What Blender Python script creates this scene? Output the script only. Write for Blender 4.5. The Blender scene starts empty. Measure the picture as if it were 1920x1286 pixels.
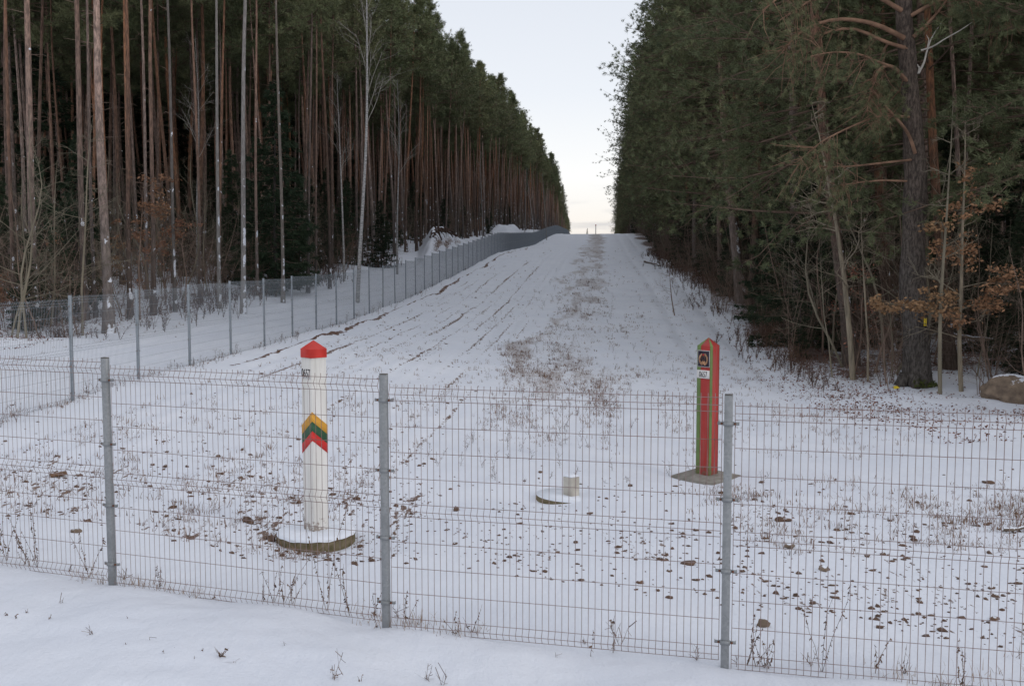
import bpy, math, random
import numpy as np
from math import radians as R, pi, sin, cos

scene = bpy.context.scene
COL = scene.collection
# ------------------------------------------------------------------ camera
FPX = 1867.0                       # focal length in pixels of the 1920 px wide photograph
PITCH = math.atan(139.0 / FPX)
ZC = 3.0                           # camera height above the local zero level
cam_d = bpy.data.cameras.new('camera')
cam = bpy.data.objects.new('camera', cam_d)
COL.objects.link(cam)
cam_d.sensor_width = 36.0
cam_d.lens = FPX / 1920 * 36.0
cam_d.clip_start = 0.1
cam_d.clip_end = 4000
cam.location = (0, 0, ZC)
cam.rotation_euler = (pi / 2 - PITCH, 0, 0)
scene.camera = cam
# ------------------------------------------------------------------ sky, sun, exposure
SUN_EL, SUN_AZ = 24.0, 112.0       # elevation; azimuth clockwise from the view direction (+Y)
world = bpy.data.worlds.new("World")
scene.world = world
world.use_nodes = True
wn, wl = world.node_tree.nodes, world.node_tree.links
wn.clear()
w_out = wn.new('ShaderNodeOutputWorld')
w_bg = wn.new('ShaderNodeBackground')
w_sky = wn.new('ShaderNodeTexSky')
w_sky.sky_type = 'NISHITA'
w_sky.sun_disc = False
w_sky.sun_elevation = R(SUN_EL)
w_sky.sun_rotation = R(SUN_AZ)
w_sky.air_density = 1.0
w_sky.dust_density = 1.2
w_sky.ozone_density = 1.5
w_bg.inputs['Strength'].default_value = 0.10
# thin high overcast mixed into the clear sky: whiter and warmer towards the horizon, soft cloud bands low down
tc = wn.new('ShaderNodeTexCoord')
sep = wn.new('ShaderNodeSeparateXYZ')
wl.new(tc.outputs['Generated'], sep.inputs[0])
ramp = wn.new('ShaderNodeValToRGB')
cr = ramp.color_ramp
cr.elements[0].position = 0.0
cr.elements[0].color = (1.15, 1.06, 1.0, 1)
cr.elements[1].position = 1.0
cr.elements[1].color = (1.12, 1.16, 1.26, 1)
for p, c in ((0.045, (1.36, 1.28, 1.20, 1)), (0.09, (1.40, 1.39, 1.37, 1)), (0.17, (1.20, 1.24, 1.31, 1)), (0.30, (1.05, 1.10, 1.20, 1))):
    e = cr.elements.new(p)
    e.color = c
wl.new(sep.outputs['Z'], ramp.inputs[0])
mp = wn.new('ShaderNodeMapping')
mp.inputs['Scale'].default_value = (5.0, 5.0, 38.0)
wl.new(tc.outputs['Generated'], mp.inputs[0])
cn = wn.new('ShaderNodeTexNoise')
cn.inputs['Scale'].default_value = 1.7
cn.inputs['Detail'].default_value = 5
wl.new(mp.outputs[0], cn.inputs['Vector'])
cmask = wn.new('ShaderNodeMapRange')
cmask.inputs['From Min'].default_value = 0.54
cmask.inputs['From Max'].default_value = 0.68
wl.new(cn.outputs['Fac'], cmask.inputs['Value'])
low = wn.new('ShaderNodeMapRange')          # cloud bands only low over the horizon
low.inputs['From Min'].default_value = 0.10
low.inputs['From Max'].default_value = 0.05
wl.new(sep.outputs['Z'], low.inputs['Value'])
mm = wn.new('ShaderNodeMath')
mm.operation = 'MULTIPLY'
wl.new(cmask.outputs[0], mm.inputs[0])
wl.new(low.outputs[0], mm.inputs[1])
mm2 = wn.new('ShaderNodeMath')
mm2.operation = 'MULTIPLY'
mm2.inputs[1].default_value = 0.45
wl.new(mm.outputs[0], mm2.inputs[0])
cmix = wn.new('ShaderNodeMixRGB')
cmix.inputs['Color2'].default_value = (0.60, 0.62, 0.70, 1)
wl.new(mm2.outputs[0], cmix.inputs['Fac'])
wl.new(ramp.outputs[0], cmix.inputs['Color1'])
gain = wn.new('ShaderNodeVectorMath')
gain.operation = 'SCALE'
gain.inputs['Scale'].default_value = 9.6
wl.new(cmix.outputs[0], gain.inputs[0])
wmix = wn.new('ShaderNodeMixRGB')
wmix.inputs['Fac'].default_value = 0.85
wl.new(w_sky.outputs[0], wmix.inputs['Color1'])
wl.new(gain.outputs[0], wmix.inputs['Color2'])
wl.new(wmix.outputs[0], w_bg.inputs['Color'])
wl.new(w_bg.outputs[0], w_out.inputs['Surface'])
sd = bpy.data.lights.new('sun', 'SUN')
sd.energy = 0.6
sd.angle = R(20)
sd.color = (1.0, 0.93, 0.85)
sun = bpy.data.objects.new('sun', sd)
COL.objects.link(sun)
sun.rotation_euler = (R(90 - SUN_EL), 0, R(180 - SUN_AZ) )   # lamp -Z points away from the sun
scene.view_settings.view_transform = 'Standard'
scene.view_settings.look = 'None'
scene.view_settings.exposure = -0.24
scene.view_settings.gamma = 1.0
scene.cycles.max_bounces = 5
scene.cycles.diffuse_bounces = 3
scene.cycles.glossy_bounces = 2
scene.cycles.transmission_bounces = 2
scene.cycles.transparent_max_bounces = 4
scene.cycles.caustics_reflective = False
scene.cycles.caustics_refractive = False

# ------------------------------------------------------------------ helpers
_c, _s = cos(PITCH), sin(PITCH)
def ray(px, py):
    """x/y and z/y slopes of the sight line through a photograph pixel."""
    Y = FPX * _c + (643 - py) * _s
    return (px - 960) / Y, (-FPX * _s + (643 - py) * _c) / Y
def at(px, py, y):
    a, b = ray(px, py)
    return (y * a, y, ZC + y * b)

def vnoise(x, y, seed=0):
    x = np.asarray(x, float); y = np.asarray(y, float)
    xi = np.floor(x); yi = np.floor(y)
    fx = x - xi; fy = y - yi
    fx = fx * fx * (3 - 2 * fx); fy = fy * fy * (3 - 2 * fy)
    def h(a, b):
        v = np.sin(a * 127.1 + b * 311.7 + seed * 74.7) * 43758.5453
        return v - np.floor(v)
    return (h(xi, yi) * (1 - fx) + h(xi + 1, yi) * fx) * (1 - fy) + (h(xi, yi + 1) * (1 - fx) + h(xi + 1, yi + 1) * fx) * fy
def fbm(x, y, seed=0, o=4):
    v = 0; a = .5; t = 0
    for i in range(o):
        v = v + a * vnoise(x * 2 ** i, y * 2 ** i, seed + i * 7); t += a; a *= .5
    return v / t
def sstep(a, b, x):
    t = np.clip((np.asarray(x, float) - a) / (b - a), 0, 1)
    return t * t * (3 - 2 * t)

class Geo:
    """Collects tubes, boxes, triangles; builds ONE mesh."""
    def __init__(s):
        s.V = []; s.F = {3: [], 4: []}; s.M = {3: [], 4: []}; s.n = 0; s.A = []
    def add(s, V, F, mat=0, attr=None):
        V = np.asarray(V, float).reshape(-1, 3); F = np.asarray(F, int)
        if len(F) == 0: return
        s.V.append(V); k = F.shape[1]
        s.F[k].append(F + s.n); s.M[k].append(np.full(len(F), mat, int)); s.n += len(V)
        if attr is None: attr = 0.0
        s.A.append(np.broadcast_to(np.asarray(attr, float), (len(V),)))
    def tube(s, P, r, sides=6, mat=0, cap=True, attr=None):
        P = np.asarray(P, float); n = len(P)
        r = np.broadcast_to(np.asarray(r, float), (n,))
        T = np.gradient(P, axis=0); T /= np.linalg.norm(T, axis=1)[:, None] + 1e-9
        ref = np.array([0, 0, 1.0]) if abs(T[0, 2]) < .9 else np.array([0, 1.0, 0])
        A = np.cross(T, ref); A /= np.linalg.norm(A, axis=1)[:, None] + 1e-9
        B = np.cross(T, A)
        a = np.arange(sides) * 2 * pi / sides
        V = P[:, None, :] + r[:, None, None] * (np.cos(a)[None, :, None] * A[:, None, :] + np.sin(a)[None, :, None] * B[:, None, :])
        i = np.arange(n - 1)[:, None] * sides; j = np.arange(sides)[None, :]; j2 = (j + 1) % sides
        F = np.stack([i + j, i + sides + j, i + sides + j2, i + j2], -1).reshape(-1, 4)
        at_ = None if attr is None else np.repeat(np.broadcast_to(np.asarray(attr, float), (n,)), sides)
        s.add(V.reshape(-1, 3), F, mat, at_)
        if cap and sides >= 4:
            for e in (0, n - 1):
                c = P[e]; Vc = np.vstack([V[e], c[None]])
                jj = np.arange(sides)
                tri = np.stack([jj, (jj + 1) % sides, np.full(sides, sides)], 1)
                s.add(Vc, tri if e else tri[:, ::-1], mat, None if attr is None else np.full(sides + 1, float(np.broadcast_to(attr, (n,))[e])))
    def box(s, c, d, mat=0, rz=0, bev=0.0):
        c = np.asarray(c, float); d = np.asarray(d, float) / 2
        if bev:
            b = bev; x, y, z = d
            ring = [(x - b, y), (x, y - b), (x, -y + b), (x - b, -y), (-x + b, -y), (-x, -y + b), (-x, y - b), (-x + b, y)]
            ring = ring[::-1]
            lv = [(-z, .0), (-z + b, 1), (z - b, 1), (z, .0)]
            V = []
            for zz, full in lv:
                for (qx, qy) in ring:
                    if full: V.append((qx, qy, zz))
                    else: V.append((qx - math.copysign(b * .7, qx), qy - math.copysign(b * .7, qy), zz))
            V = np.array(V); F = []
            for l in range(3):
                for j in range(8):
                    F.append([l * 8 + j, l * 8 + (j + 1) % 8, (l + 1) * 8 + (j + 1) % 8, (l + 1) * 8 + j])
            T = []
            for j in range(1, 7):
                T.append([0, j + 1, j]); T.append([24, 24 + j, 24 + j + 1])
        else:
            V = np.array([[i, j, k] for k in (-1, 1) for j in (-1, 1) for i in (-1, 1)], float) * d
            F = [[0, 2, 3, 1], [4, 5, 7, 6], [0, 1, 5, 4], [2, 6, 7, 3], [0, 4, 6, 2], [1, 3, 7, 5]]; T = []
        ca, sa = cos(rz), sin(rz)
        V = np.stack([V[:, 0] * ca - V[:, 1] * sa, V[:, 0] * sa + V[:, 1] * ca, V[:, 2]], 1) + c
        n0 = s.n
        s.add(V, F, mat)
        if T:
            s.F[3].append(np.array(T) + n0); s.M[3].append(np.full(len(T), mat))
    def prism(s, ring, z0, z1, mat=0, top=True):
        """Upright prism over a counter-clockwise xy ring."""
        n = len(ring); rg = np.asarray(ring, float)
        V = np.vstack([np.c_[rg, np.full(n, z0)], np.c_[rg, np.full(n, z1)], [[*rg.mean(0), z1]]])
        j = np.arange(n)
        s.add(V, np.stack([j, (j + 1) % n, n + (j + 1) % n, n + j], 1), mat)
        if top: s.F[3].append(np.stack([n + j, n + (j + 1) % n, np.full(n, 2 * n)], 1) + s.n - len(V)); s.M[3].append(np.full(n, mat))
    def build(s, name, mats, parent=None, smooth=False, attr=None, link=True):
        me = bpy.data.meshes.new(name)
        V = np.vstack(s.V)
        f3 = np.vstack(s.F[3]) if s.F[3] else np.zeros((0, 3), int)
        f4 = np.vstack(s.F[4]) if s.F[4] else np.zeros((0, 4), int)
        m = np.concatenate([np.concatenate(s.M[3]) if s.M[3] else np.zeros(0, int), np.concatenate(s.M[4]) if s.M[4] else np.zeros(0, int)])
        me.vertices.add(len(V)); me.vertices.foreach_set('co', V.astype(np.float32).ravel())
        nl = f3.size + f4.size
        me.loops.add(nl); me.loops.foreach_set('vertex_index', np.concatenate([f3.ravel(), f4.ravel()]).astype(np.int32))
        me.polygons.add(len(f3) + len(f4))
        st = np.concatenate([np.arange(len(f3)) * 3, f3.size + np.arange(len(f4)) * 4]).astype(np.int32)
        me.polygons.foreach_set('loop_start', st)
        me.polygons.foreach_set('material_index', m.astype(np.int32))
        if smooth: me.polygons.foreach_set('use_smooth', np.ones(len(st), bool))
        for mt in (mats if isinstance(mats, (list, tuple)) else [mats]): me.materials.append(mt)
        if attr:
            a = me.attributes.new(attr, 'FLOAT', 'POINT'); a.data.foreach_set('value', np.concatenate(s.A).astype(np.float32))
        me.update(calc_edges=True)
        o = bpy.data.objects.new(name, me)
        if link: COL.objects.link(o)
        if parent: o.parent = parent
        return o

def thing(name, label, cat, loc=(0, 0, 0), rz=0, group=None):
    o = bpy.data.objects.new(name, None); COL.objects.link(o)
    o.empty_display_size = .2
    o.location = loc; o.rotation_euler = (0, 0, rz)
    return tag(o, label, cat, group)
def tag(o, label=None, cat=None, group=None, kind=None):
    if label: o['label'] = label
    if cat: o['category'] = cat
    if group: o['group'] = group
    if kind: o['kind'] = kind
    return o

# ------------------------------------------------------------------ materials
def mat(name):
    m = bpy.data.materials.new(name); m.use_nodes = True
    nt = m.node_tree; b = nt.nodes['Principled BSDF']
    return m, nt, b
def N(nt, t, **kw):
    n = nt.nodes.new(t)
    for k, v in kw.items():
        if k in n.inputs: n.inputs[k].default_value = v
        else: setattr(n, k, v)
    return n
def noise(nt, scale, detail=3, vec=None, rough=.55):
    n = nt.nodes.new('ShaderNodeTexNoise')
    n.inputs['Scale'].default_value = scale; n.inputs['Detail'].default_value = detail; n.inputs['Roughness'].default_value = rough
    if vec is not None: nt.links.new(vec, n.inputs['Vector'])
    return n.outputs['Fac']
def mrange(nt, v, a, b, c=0.0, d=1.0):
    n = nt.nodes.new('ShaderNodeMapRange')
    for k, x in (('From Min', a), ('From Max', b), ('To Min', c), ('To Max', d)):
        if isinstance(x, (int, float)): n.inputs[k].default_value = x
        else: nt.links.new(x, n.inputs[k])
    nt.links.new(v, n.inputs['Value'])
    return n.outputs[0]
def mixc(nt, f, a, b):
    n = nt.nodes.new('ShaderNodeMixRGB')
    for k, x in (('Fac', f), ('Color1', a), ('Color2', b)):
        if isinstance(x, (int, float)): n.inputs[k].default_value = x
        elif isinstance(x, tuple): n.inputs[k].default_value = (*x, 1)
        else: nt.links.new(x, n.inputs[k])
    return n.outputs[0]
def math_(nt, op, a, b=0.0):
    n = nt.nodes.new('ShaderNodeMath'); n.operation = op
    for i, x in enumerate((a, b)):
        if isinstance(x, (int, float)): n.inputs[i].default_value = x
        else: nt.links.new(x, n.inputs[i])
    return n.outputs[0]
def bump(nt, b, h, strength=.5, dist=.02):
    n = nt.nodes.new('ShaderNodeBump'); n.inputs['Strength'].default_value = strength; n.inputs['Distance'].default_value = dist
    nt.links.new(h, n.inputs['Height']); nt.links.new(n.outputs[0], b.inputs['Normal'])
def objco(nt):
    return nt.nodes.new('ShaderNodeTexCoord').outputs['Object']
def attrf(nt, name):
    n = nt.nodes.new('ShaderNodeAttribute'); n.attribute_name = name
    return n.outputs['Fac']
def simple(name, col, rough=.7, var=.15, scale=8, metal=0, bumps=0, col2=None, spec=.3, stretch=None, mud=0):
    m, nt, b = mat(name)
    co = objco(nt)
    if stretch:
        mpn = nt.nodes.new('ShaderNodeMapping'); mpn.inputs['Scale'].default_value = stretch
        nt.links.new(co, mpn.inputs[0]); co = mpn.outputs[0]
    nz = noise(nt, scale, 5, co)
    f = mrange(nt, nz, .35, .65)
    c2 = col2 or tuple(x * (1 - var) for x in col)
    c1 = col if col2 else tuple(min(1, x * (1 + var)) for x in col)
    out = mixc(nt, f, c1, c2)
    if mud:                                     # splashed earth near the foot, scuffs and streaks higher up
        raw = objco(nt); sp_ = nt.nodes.new('ShaderNodeSeparateXYZ'); nt.links.new(raw, sp_.inputs[0])
        n2 = noise(nt, 16, 6, raw, .7)
        out = mixc(nt, mrange(nt, math_(nt, 'SUBTRACT', n2, mrange(nt, sp_.outputs['Z'], 0, .45, .42, .72)), 0, .08, 0, .7), out, (.16, .10, .065))
        st_ = nt.nodes.new('ShaderNodeMapping'); st_.inputs['Scale'].default_value = (14, 14, .9); nt.links.new(raw, st_.inputs[0])
        out = mixc(nt, mrange(nt, noise(nt, 2.2, 4, st_.outputs[0]), .52, .72, 0, mud), out, (.20, .17, .14))
    nt.links.new(out, b.inputs['Base Color'])
    b.inputs['Roughness'].default_value = rough; b.inputs['Metallic'].default_value = metal
    b.inputs['Specular IOR Level'].default_value = spec
    if bumps: bump(nt, b, nz, bumps, .01)
    return m
SNOW = (0.75, 0.775, 0.83)
def snowmask(nt, dirv, lo, hi):
    g = nt.nodes.new('ShaderNodeNewGeometry')
    d = nt.nodes.new('ShaderNodeVectorMath'); d.operation = 'DOT_PRODUCT'; d.inputs[1].default_value = dirv
    nt.links.new(g.outputs['Normal'], d.inputs[0])
    return mrange(nt, d.outputs['Value'], lo, hi)
def mat_bark(name, lowc, highc, dark, snow=.5, scale=(5, 5, 1.2), a=.10, b_=.42):
    m, nt, b = mat(name)
    h = attrf(nt, 'hgt')
    co = objco(nt)
    mpn = nt.nodes.new('ShaderNodeMapping'); mpn.inputs['Scale'].default_value = scale
    nt.links.new(co, mpn.inputs[0])
    nz = noise(nt, 3.2, 6, mpn.outputs[0], .7)
    nz2 = noise(nt, .9, 2, co)
    hh = math_(nt, 'ADD', h, mrange(nt, nz2, .3, .7, -.08, .08))
    base = mixc(nt, mrange(nt, hh, a, b_), lowc, highc)
    oi = nt.nodes.new('ShaderNodeObjectInfo')
    base = mixc(nt, mrange(nt, nz, .42, .62, .75, 0), base, dark)
    hs = nt.nodes.new('ShaderNodeHueSaturation')
    nt.links.new(mrange(nt, oi.outputs['Random'], 0, 1, .55, 1.3), hs.inputs['Value'])
    nt.links.new(mrange(nt, math_(nt, 'FRACT', math_(nt, 'MULTIPLY', oi.outputs['Random'], 13.7)), 0, 1, .5, 1.1), hs.inputs['Saturation'])
    nt.links.new(base, hs.inputs['Color'])
    # wind-blown snow caught on one side of the stem
    geo = nt.nodes.new('ShaderNodeNewGeometry')
    sp = noise(nt, 2.6, 4, geo.outputs['Position'], .6)
    side = snowmask(nt, (.80, -.50, .35), .15, .75)
    lowm = mrange(nt, h, .05, .55, 1, .25)
    thr = mrange(nt, math_(nt, 'MULTIPLY', side, lowm), 0, 1, .80, .80 - .36 * snow)
    sm = mrange(nt, math_(nt, 'SUBTRACT', sp, thr), 0, .03)
    nt.links.new(mixc(nt, sm, hs.outputs[0], SNOW), b.inputs['Base Color'])
    b.inputs['Roughness'].default_value = .9; b.inputs['Specular IOR Level'].default_value = .15
    bump(nt, b, nz, .8, .03)
    return m
def mat_needles(name, c1, c2, brown=(.15, .09, .055), bf=.12):
    m, nt, b = mat(name)
    t = attrf(nt, 'tint')
    oi = nt.nodes.new('ShaderNodeObjectInfo')
    c = mixc(nt, t, c1, c2)
    c = mixc(nt, mrange(nt, t, 1.0 - bf, 1.0 - bf + .02), c, brown)
    hs = nt.nodes.new('ShaderNodeHueSaturation')
    nt.links.new(mrange(nt, oi.outputs['Random'], 0, 1, .65, 1.35), hs.inputs['Value'])
    nt.links.new(mrange(nt, math_(nt, 'FRACT', math_(nt, 'MULTIPLY', oi.outputs['Random'], 7.3)), 0, 1, .48, .515), hs.inputs['Hue'])
    nt.links.new(c, hs.inputs['Color'])
    nt.links.new(hs.outputs[0], b.inputs['Base Color'])
    b.inputs['Roughness'].default_value = .65; b.inputs['Specular IOR Level'].default_value = .2
    return m

M = {}
M['bark'] = mat_bark('pine_bark', (.19, .145, .122), (.42, .215, .13), (.07, .05, .04), snow=.62)
M['palebark'] = mat_bark('pale_grey_bark', (.29, .26, .23), (.36, .31, .27), (.16, .135, .12), snow=.8)
M['bark_big'] = mat_bark('old_pine_bark', (.17, .145, .125), (.19, .135, .10), (.028, .021, .018), snow=.2, scale=(6, 6, 2.0))
M['bark_spruce'] = mat_bark('spruce_bark', (.10, .08, .07), (.11, .085, .07), (.04, .03, .025), snow=.4)
M['birch'] = mat_bark('birch_bark', (.50, .48, .46), (.62, .60, .58), (.10, .09, .085), snow=.5, scale=(2, 2, 9))
M['needle'] = mat_needles('pine_needles', (.052, .066, .032), (.225, .245, .125))
M['needle_dark'] = mat_needles('spruce_needles', (.016, .028, .015), (.045, .066, .034), bf=.03)
M['twig'] = simple('twig_bark', (.19, .135, .105), .9, .35, 3)
M['bough'] = simple('old_bough_bark', (.22, .13, .085), .9, .35, 3)
M['branch'] = simple('pine_branch_bark', (.13, .088, .064), .9, .35, 3)
M['sapling'] = simple('sapling_bark', (.19, .165, .12), .85, .3, 3, stretch=(1, 1, .3))
M['aspen'] = simple('aspen_bark', (.24, .20, .145), .8, .35, 4, stretch=(3, 3, .5))
M['deadwood'] = simple('dead_branch_wood', (.42, .39, .35), .85, .25, 3)
M['leaf'] = mat_needles('withered_oak_leaves', (.18, .092, .052), (.37, .20, .115), bf=0)
M['litterleaf'] = mat_needles('fallen_oak_leaves', (.085, .042, .025), (.24, .125, .07), bf=0)
M['grass'] = mat_needles('dry_grass_blades', (.15, .088, .046), (.35, .235, .135), (.10, .055, .03), .3)
M['weed'] = mat_needles('dead_weed_stalks', (.09, .05, .035), (.20, .13, .08), (.06, .035, .03), .2)
M['moss'] = simple('moss', (.07, .085, .02), .95, .4, 20)

def mat_ground():
    m, nt, b = mat('snowy_ground')
    geo = nt.nodes.new('ShaderNodeNewGeometry')
    P = geo.outputs['Position']
    # coordinates along the cleared strip, so ruts and streaks follow it
    rot = nt.nodes.new('ShaderNodeMapping'); rot.inputs['Rotation'].default_value = (0, 0, R(5.0)); rot.inputs['Scale'].default_value = (1, .33, 1)
    nt.links.new(P, rot.inputs[0]); RP = rot.outputs[0]
    def spots(attr, scale, vec, width=.05, det=5, top=.36):
        n = noise(nt, scale, det, vec, .65)
        thr = mrange(nt, attrf(nt, attr), 0, 1, .86, top)
        return mrange(nt, math_(nt, 'SUBTRACT', n, thr), 0, width)
    soil = spots('soil', 5.0, RP, .035, 6, .46)
    soil2 = spots('soil', 15, RP, .03, 5, .33)
    grass = spots('grass', 21, RP, .10)
    grass2 = spots('grass', 48, P, .10)
    lit = spots('litter', 5.5, P, .05)
    lit2 = spots('litter', 17, P, .05)
    big = noise(nt, .7, 4, P); fine = noise(nt, 26, 4, P)
    snow = mixc(nt, mrange(nt, big, .35, .65), (.71, .735, .80), (.765, .785, .84))
    snow = mixc(nt, mrange(nt, fine, .3, .75, 0, .10), snow, (.60, .62, .68))
    sc = mixc(nt, mrange(nt, fine, .35, .65), (.085, .048, .032), (.19, .105, .062))
    gc = mixc(nt, mrange(nt, fine, .35, .65), (.12, .066, .036), (.30, .195, .115))
    lc = mixc(nt, mrange(nt, fine, .35, .65), (.06, .036, .026), (.17, .085, .05))
    c = mixc(nt, math_(nt, 'MULTIPLY', math_(nt, 'MULTIPLY', math_(nt, 'MAXIMUM', grass, grass2), noise(nt, 3.1, 3, RP, .7)), 1.15), snow, gc)
    c = mixc(nt, math_(nt, 'MULTIPLY', math_(nt, 'MAXIMUM', lit, lit2), .92), c, lc)
    c = mixc(nt, math_(nt, 'MULTIPLY', math_(nt, 'MAXIMUM', soil, soil2), .95), c, sc)
    band = attrf(nt, 'band')
    bn = noise(nt, 4.5, 4, P, .6)
    bm = mrange(nt, math_(nt, 'SUBTRACT', bn, mrange(nt, band, 0, 1, .85, .25)), 0, .05)
    c = mixc(nt, bm, c, mixc(nt, fine, (.075, .036, .024), (.17, .085, .052)))
    nt.links.new(c, b.inputs['Base Color'])
    b.inputs['Roughness'].default_value = .75; b.inputs['Specular IOR Level'].default_value = .25
    b.inputs['Subsurface Weight'].default_value = 0
    h = math_(nt, 'ADD', math_(nt, 'MULTIPLY', noise(nt, 7, 6, RP, .6), 1.0), math_(nt, 'MULTIPLY', noise(nt, 34, 4, P, .6), .35))
    bump(nt, b, h, .55, .05)
    return m
M['ground'] = mat_ground()

def mat_galv(name, c1, c2, rust=0.0):
    m, nt, b = mat(name)
    co = nt.nodes.new('ShaderNodeNewGeometry').outputs['Position']
    v = nt.nodes.new('ShaderNodeTexVoronoi'); v.inputs['Scale'].default_value = 55
    nt.links.new(co, v.inputs['Vector'])
    nz = noise(nt, 6, 5, co)
    c = mixc(nt, mrange(nt, v.outputs['Color'], 0, 1), c1, c2)
    c = mixc(nt, mrange(nt, nz, .5, .75, 0, .5), c, tuple(x * .6 for x in c1))
    if rust: c = mixc(nt, mrange(nt, noise(nt, 3, 3, co), .62 - .3 * rust, .8), c, (.20, .08, .045))
    nt.links.new(c, b.inputs['Base Color'])
    b.inputs['Metallic'].default_value = .25; b.inputs['Roughness'].default_value = .55
    return m
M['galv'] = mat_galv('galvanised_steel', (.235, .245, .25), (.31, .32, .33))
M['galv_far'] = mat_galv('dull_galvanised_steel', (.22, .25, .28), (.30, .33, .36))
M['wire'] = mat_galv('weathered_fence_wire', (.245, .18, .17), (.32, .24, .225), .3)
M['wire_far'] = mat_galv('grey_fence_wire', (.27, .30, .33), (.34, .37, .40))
M['rust'] = simple('rusty_bolt', (.16, .06, .03), .9, .4, 40)
M['capp'] = simple('dark_post_cap', (.12, .11, .10), .7, .2, 20)

# ------------------------------------------------------------------ terrain
SL = .088                                   # sideways drift of the cleared strip per metre of depth
Dk = [-40, 0, 6, 8, 11, 15, 18, 23, 28, 36, 44, 50, 58, 66, 75, 83, 93, 110, 146, 182, 215, 234, 306, 400, 700]
ST = {
 -150: [-1.2, -1.2, -1.2, -1.2, -1.2, -1.2, -1.2, -1.1, -1.0, -.7, -.3, 0, .4, 1.0, 1.7, 2.2, 3.0, 4.0, 5.8, 7.6, 9.2, 10, 11.5, 11, 9],
 -40: [-2.0, -2.0, -1.9, -1.9, -1.9, -1.8, -1.8, -1.7, -1.6, -1.3, -.8, -.5, -.1, .6, 1.3, 1.8, 2.6, 3.6, 5.4, 7.2, 8.8, 9.6, 11, 10, 4],
 -16: [-2.3, -2.3, -2.3, -2.3, -2.25, -2.15, -2.1, -2.0, -1.92, -1.55, -1.15, -.85, -.4, .25, .95, 1.45, 2.2, 3.2, 5.0, 6.8, 8.4, 9.2, 10.7, 9, 2],
 -13.2: [-2.4, -2.4, -2.4, -2.4, -2.35, -2.25, -2.2, -2.12, -2.05, -1.7, -1.3, -1.0, -.6, 0, .7, 1.2, 2.0, 3.0, 4.8, 6.6, 8.2, 9, 10.5, 9, 2],
 -9.7: [-2.5, -2.54, -2.56, -2.56, -2.53, -2.47, -2.42, -2.29, -2.22, -2.08, -1.84, -1.55, -1.03, -.48, .12, .7, 1.44, 2.0, 3.3, 5.5, 7.4, 8.1, 9.9, 8, 0],
 -3: [-2.6, -2.66, -2.66, -2.72, -2.93, -3.02, -2.98, -2.85, -2.65, -2.25, -1.85, -1.55, -1.05, -.6, 0, .55, 1.15, 1.8, 3.5, 5.8, 7.5, 7.9, 8.3, 6, -3],
 1.5: [-2.75, -2.83, -2.84, -2.93, -3.03, -3.2, -3.2, -3.12, -2.95, -2.5, -1.95, -1.6, -1.05, -.6, -.15, .25, .75, 1.6, 3.9, 6.2, 7.5, 7.8, 8, 6, -3],
 6: [-2.85, -2.9, -2.92, -2.98, -3.08, -3.25, -3.2, -3.12, -3.0, -2.6, -1.9, -1.45, -.9, -.5, 0, .3, .75, 1.5, 4.0, 6.3, 7.5, 7.9, 8.2, 6, -3],
 9: [-2.7, -2.7, -2.7, -2.8, -2.95, -3.1, -3.1, -3.05, -2.85, -2.4, -1.7, -1.2, -.7, -.3, .2, .5, .95, 1.7, 4.2, 6.5, 7.7, 8.1, 8.4, 6, -3],
 30: [-2.2, -2.2, -2.2, -2.3, -2.45, -2.6, -2.6, -2.5, -2.3, -1.9, -1.2, -.7, -.2, .2, .7, 1.0, 1.45, 2.2, 4.7, 7, 8.2, 8.6, 9, 6, -3],
 150: [-1, -1, -1, -1, -1, -1, -1, -1, -1, -.9, -.6, -.3, .2, .7, 1.2, 1.6, 2.0, 2.8, 5, 7.5, 8.7, 9, 9.5, 7, 0]}
_ks = np.array(sorted(ST)); _sg = np.linspace(math.log(20), math.log(760), 260)   # s = log(D + 60)
_kg = np.linspace(-30, 30, 241)
_tab = np.array([np.interp(np.exp(_sg) - 60, Dk, ST[k]) for k in _ks])
_full = np.array([[np.interp(k, _ks, _tab[:, j]) for j in range(len(_sg))] for k in _kg])
_w = np.exp(-np.linspace(-2, 2, 9) ** 2); _w /= _w.sum()
for _i in range(len(_kg)):
    _full[_i] = np.convolve(np.pad(_full[_i], 4, 'edge'), _w, 'valid')
_w2 = np.exp(-np.linspace(-2, 2, 13) ** 2); _w2 /= _w2.sum()
for _j in range(len(_sg)):
    _full[:, _j] = np.convolve(np.pad(_full[:, _j], 6, 'reflect', reflect_type='odd'), _w2, 'valid')
def _lookup(k, D):
    s = (np.log(np.clip(D, -38, 690) + 60) - _sg[0]) / (_sg[1] - _sg[0])
    s = np.clip(s, 0, len(_sg) - 1.001); si = s.astype(int); sf = s - si
    kk = np.clip((k - _kg[0]) / (_kg[1] - _kg[0]), 0, len(_kg) - 1.001); ki = kk.astype(int); kf = kk - ki
    a = _full[ki, si] * (1 - sf) + _full[ki, si + 1] * sf
    b = _full[ki + 1, si] * (1 - sf) + _full[ki + 1, si + 1] * sf
    z = a * (1 - kf) + b * kf
    return z + np.where(k < -30, (-30 - k) * .012, 0) + np.where(k > 30, (k - 30) * .010, 0)
def bank(k, D):
    """Eroded sandy bank and a second mound on the forest side of the track."""
    rg = (fbm(k * .9, D * .5, 51, 4) - .5)
    b1 = (2.3 + 1.1 * rg) * sstep(-11.7, -13.3, k + .9 * rg) * sstep(-1, 9, D + 5.5 * k + 1.5 * rg) * sstep(66, 72, D) * (1 - sstep(80, 104, D)) * (1 - .25 * sstep(-16, -22, k))
    b2 = (1.3 + 1.2 * rg) * sstep(-11.6, -12.8, k + .8 * rg) * sstep(138, 148, D) * (1 - sstep(152, 172, D)) * (1 - sstep(-14, -20, k))
    return b1 + b2
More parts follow.
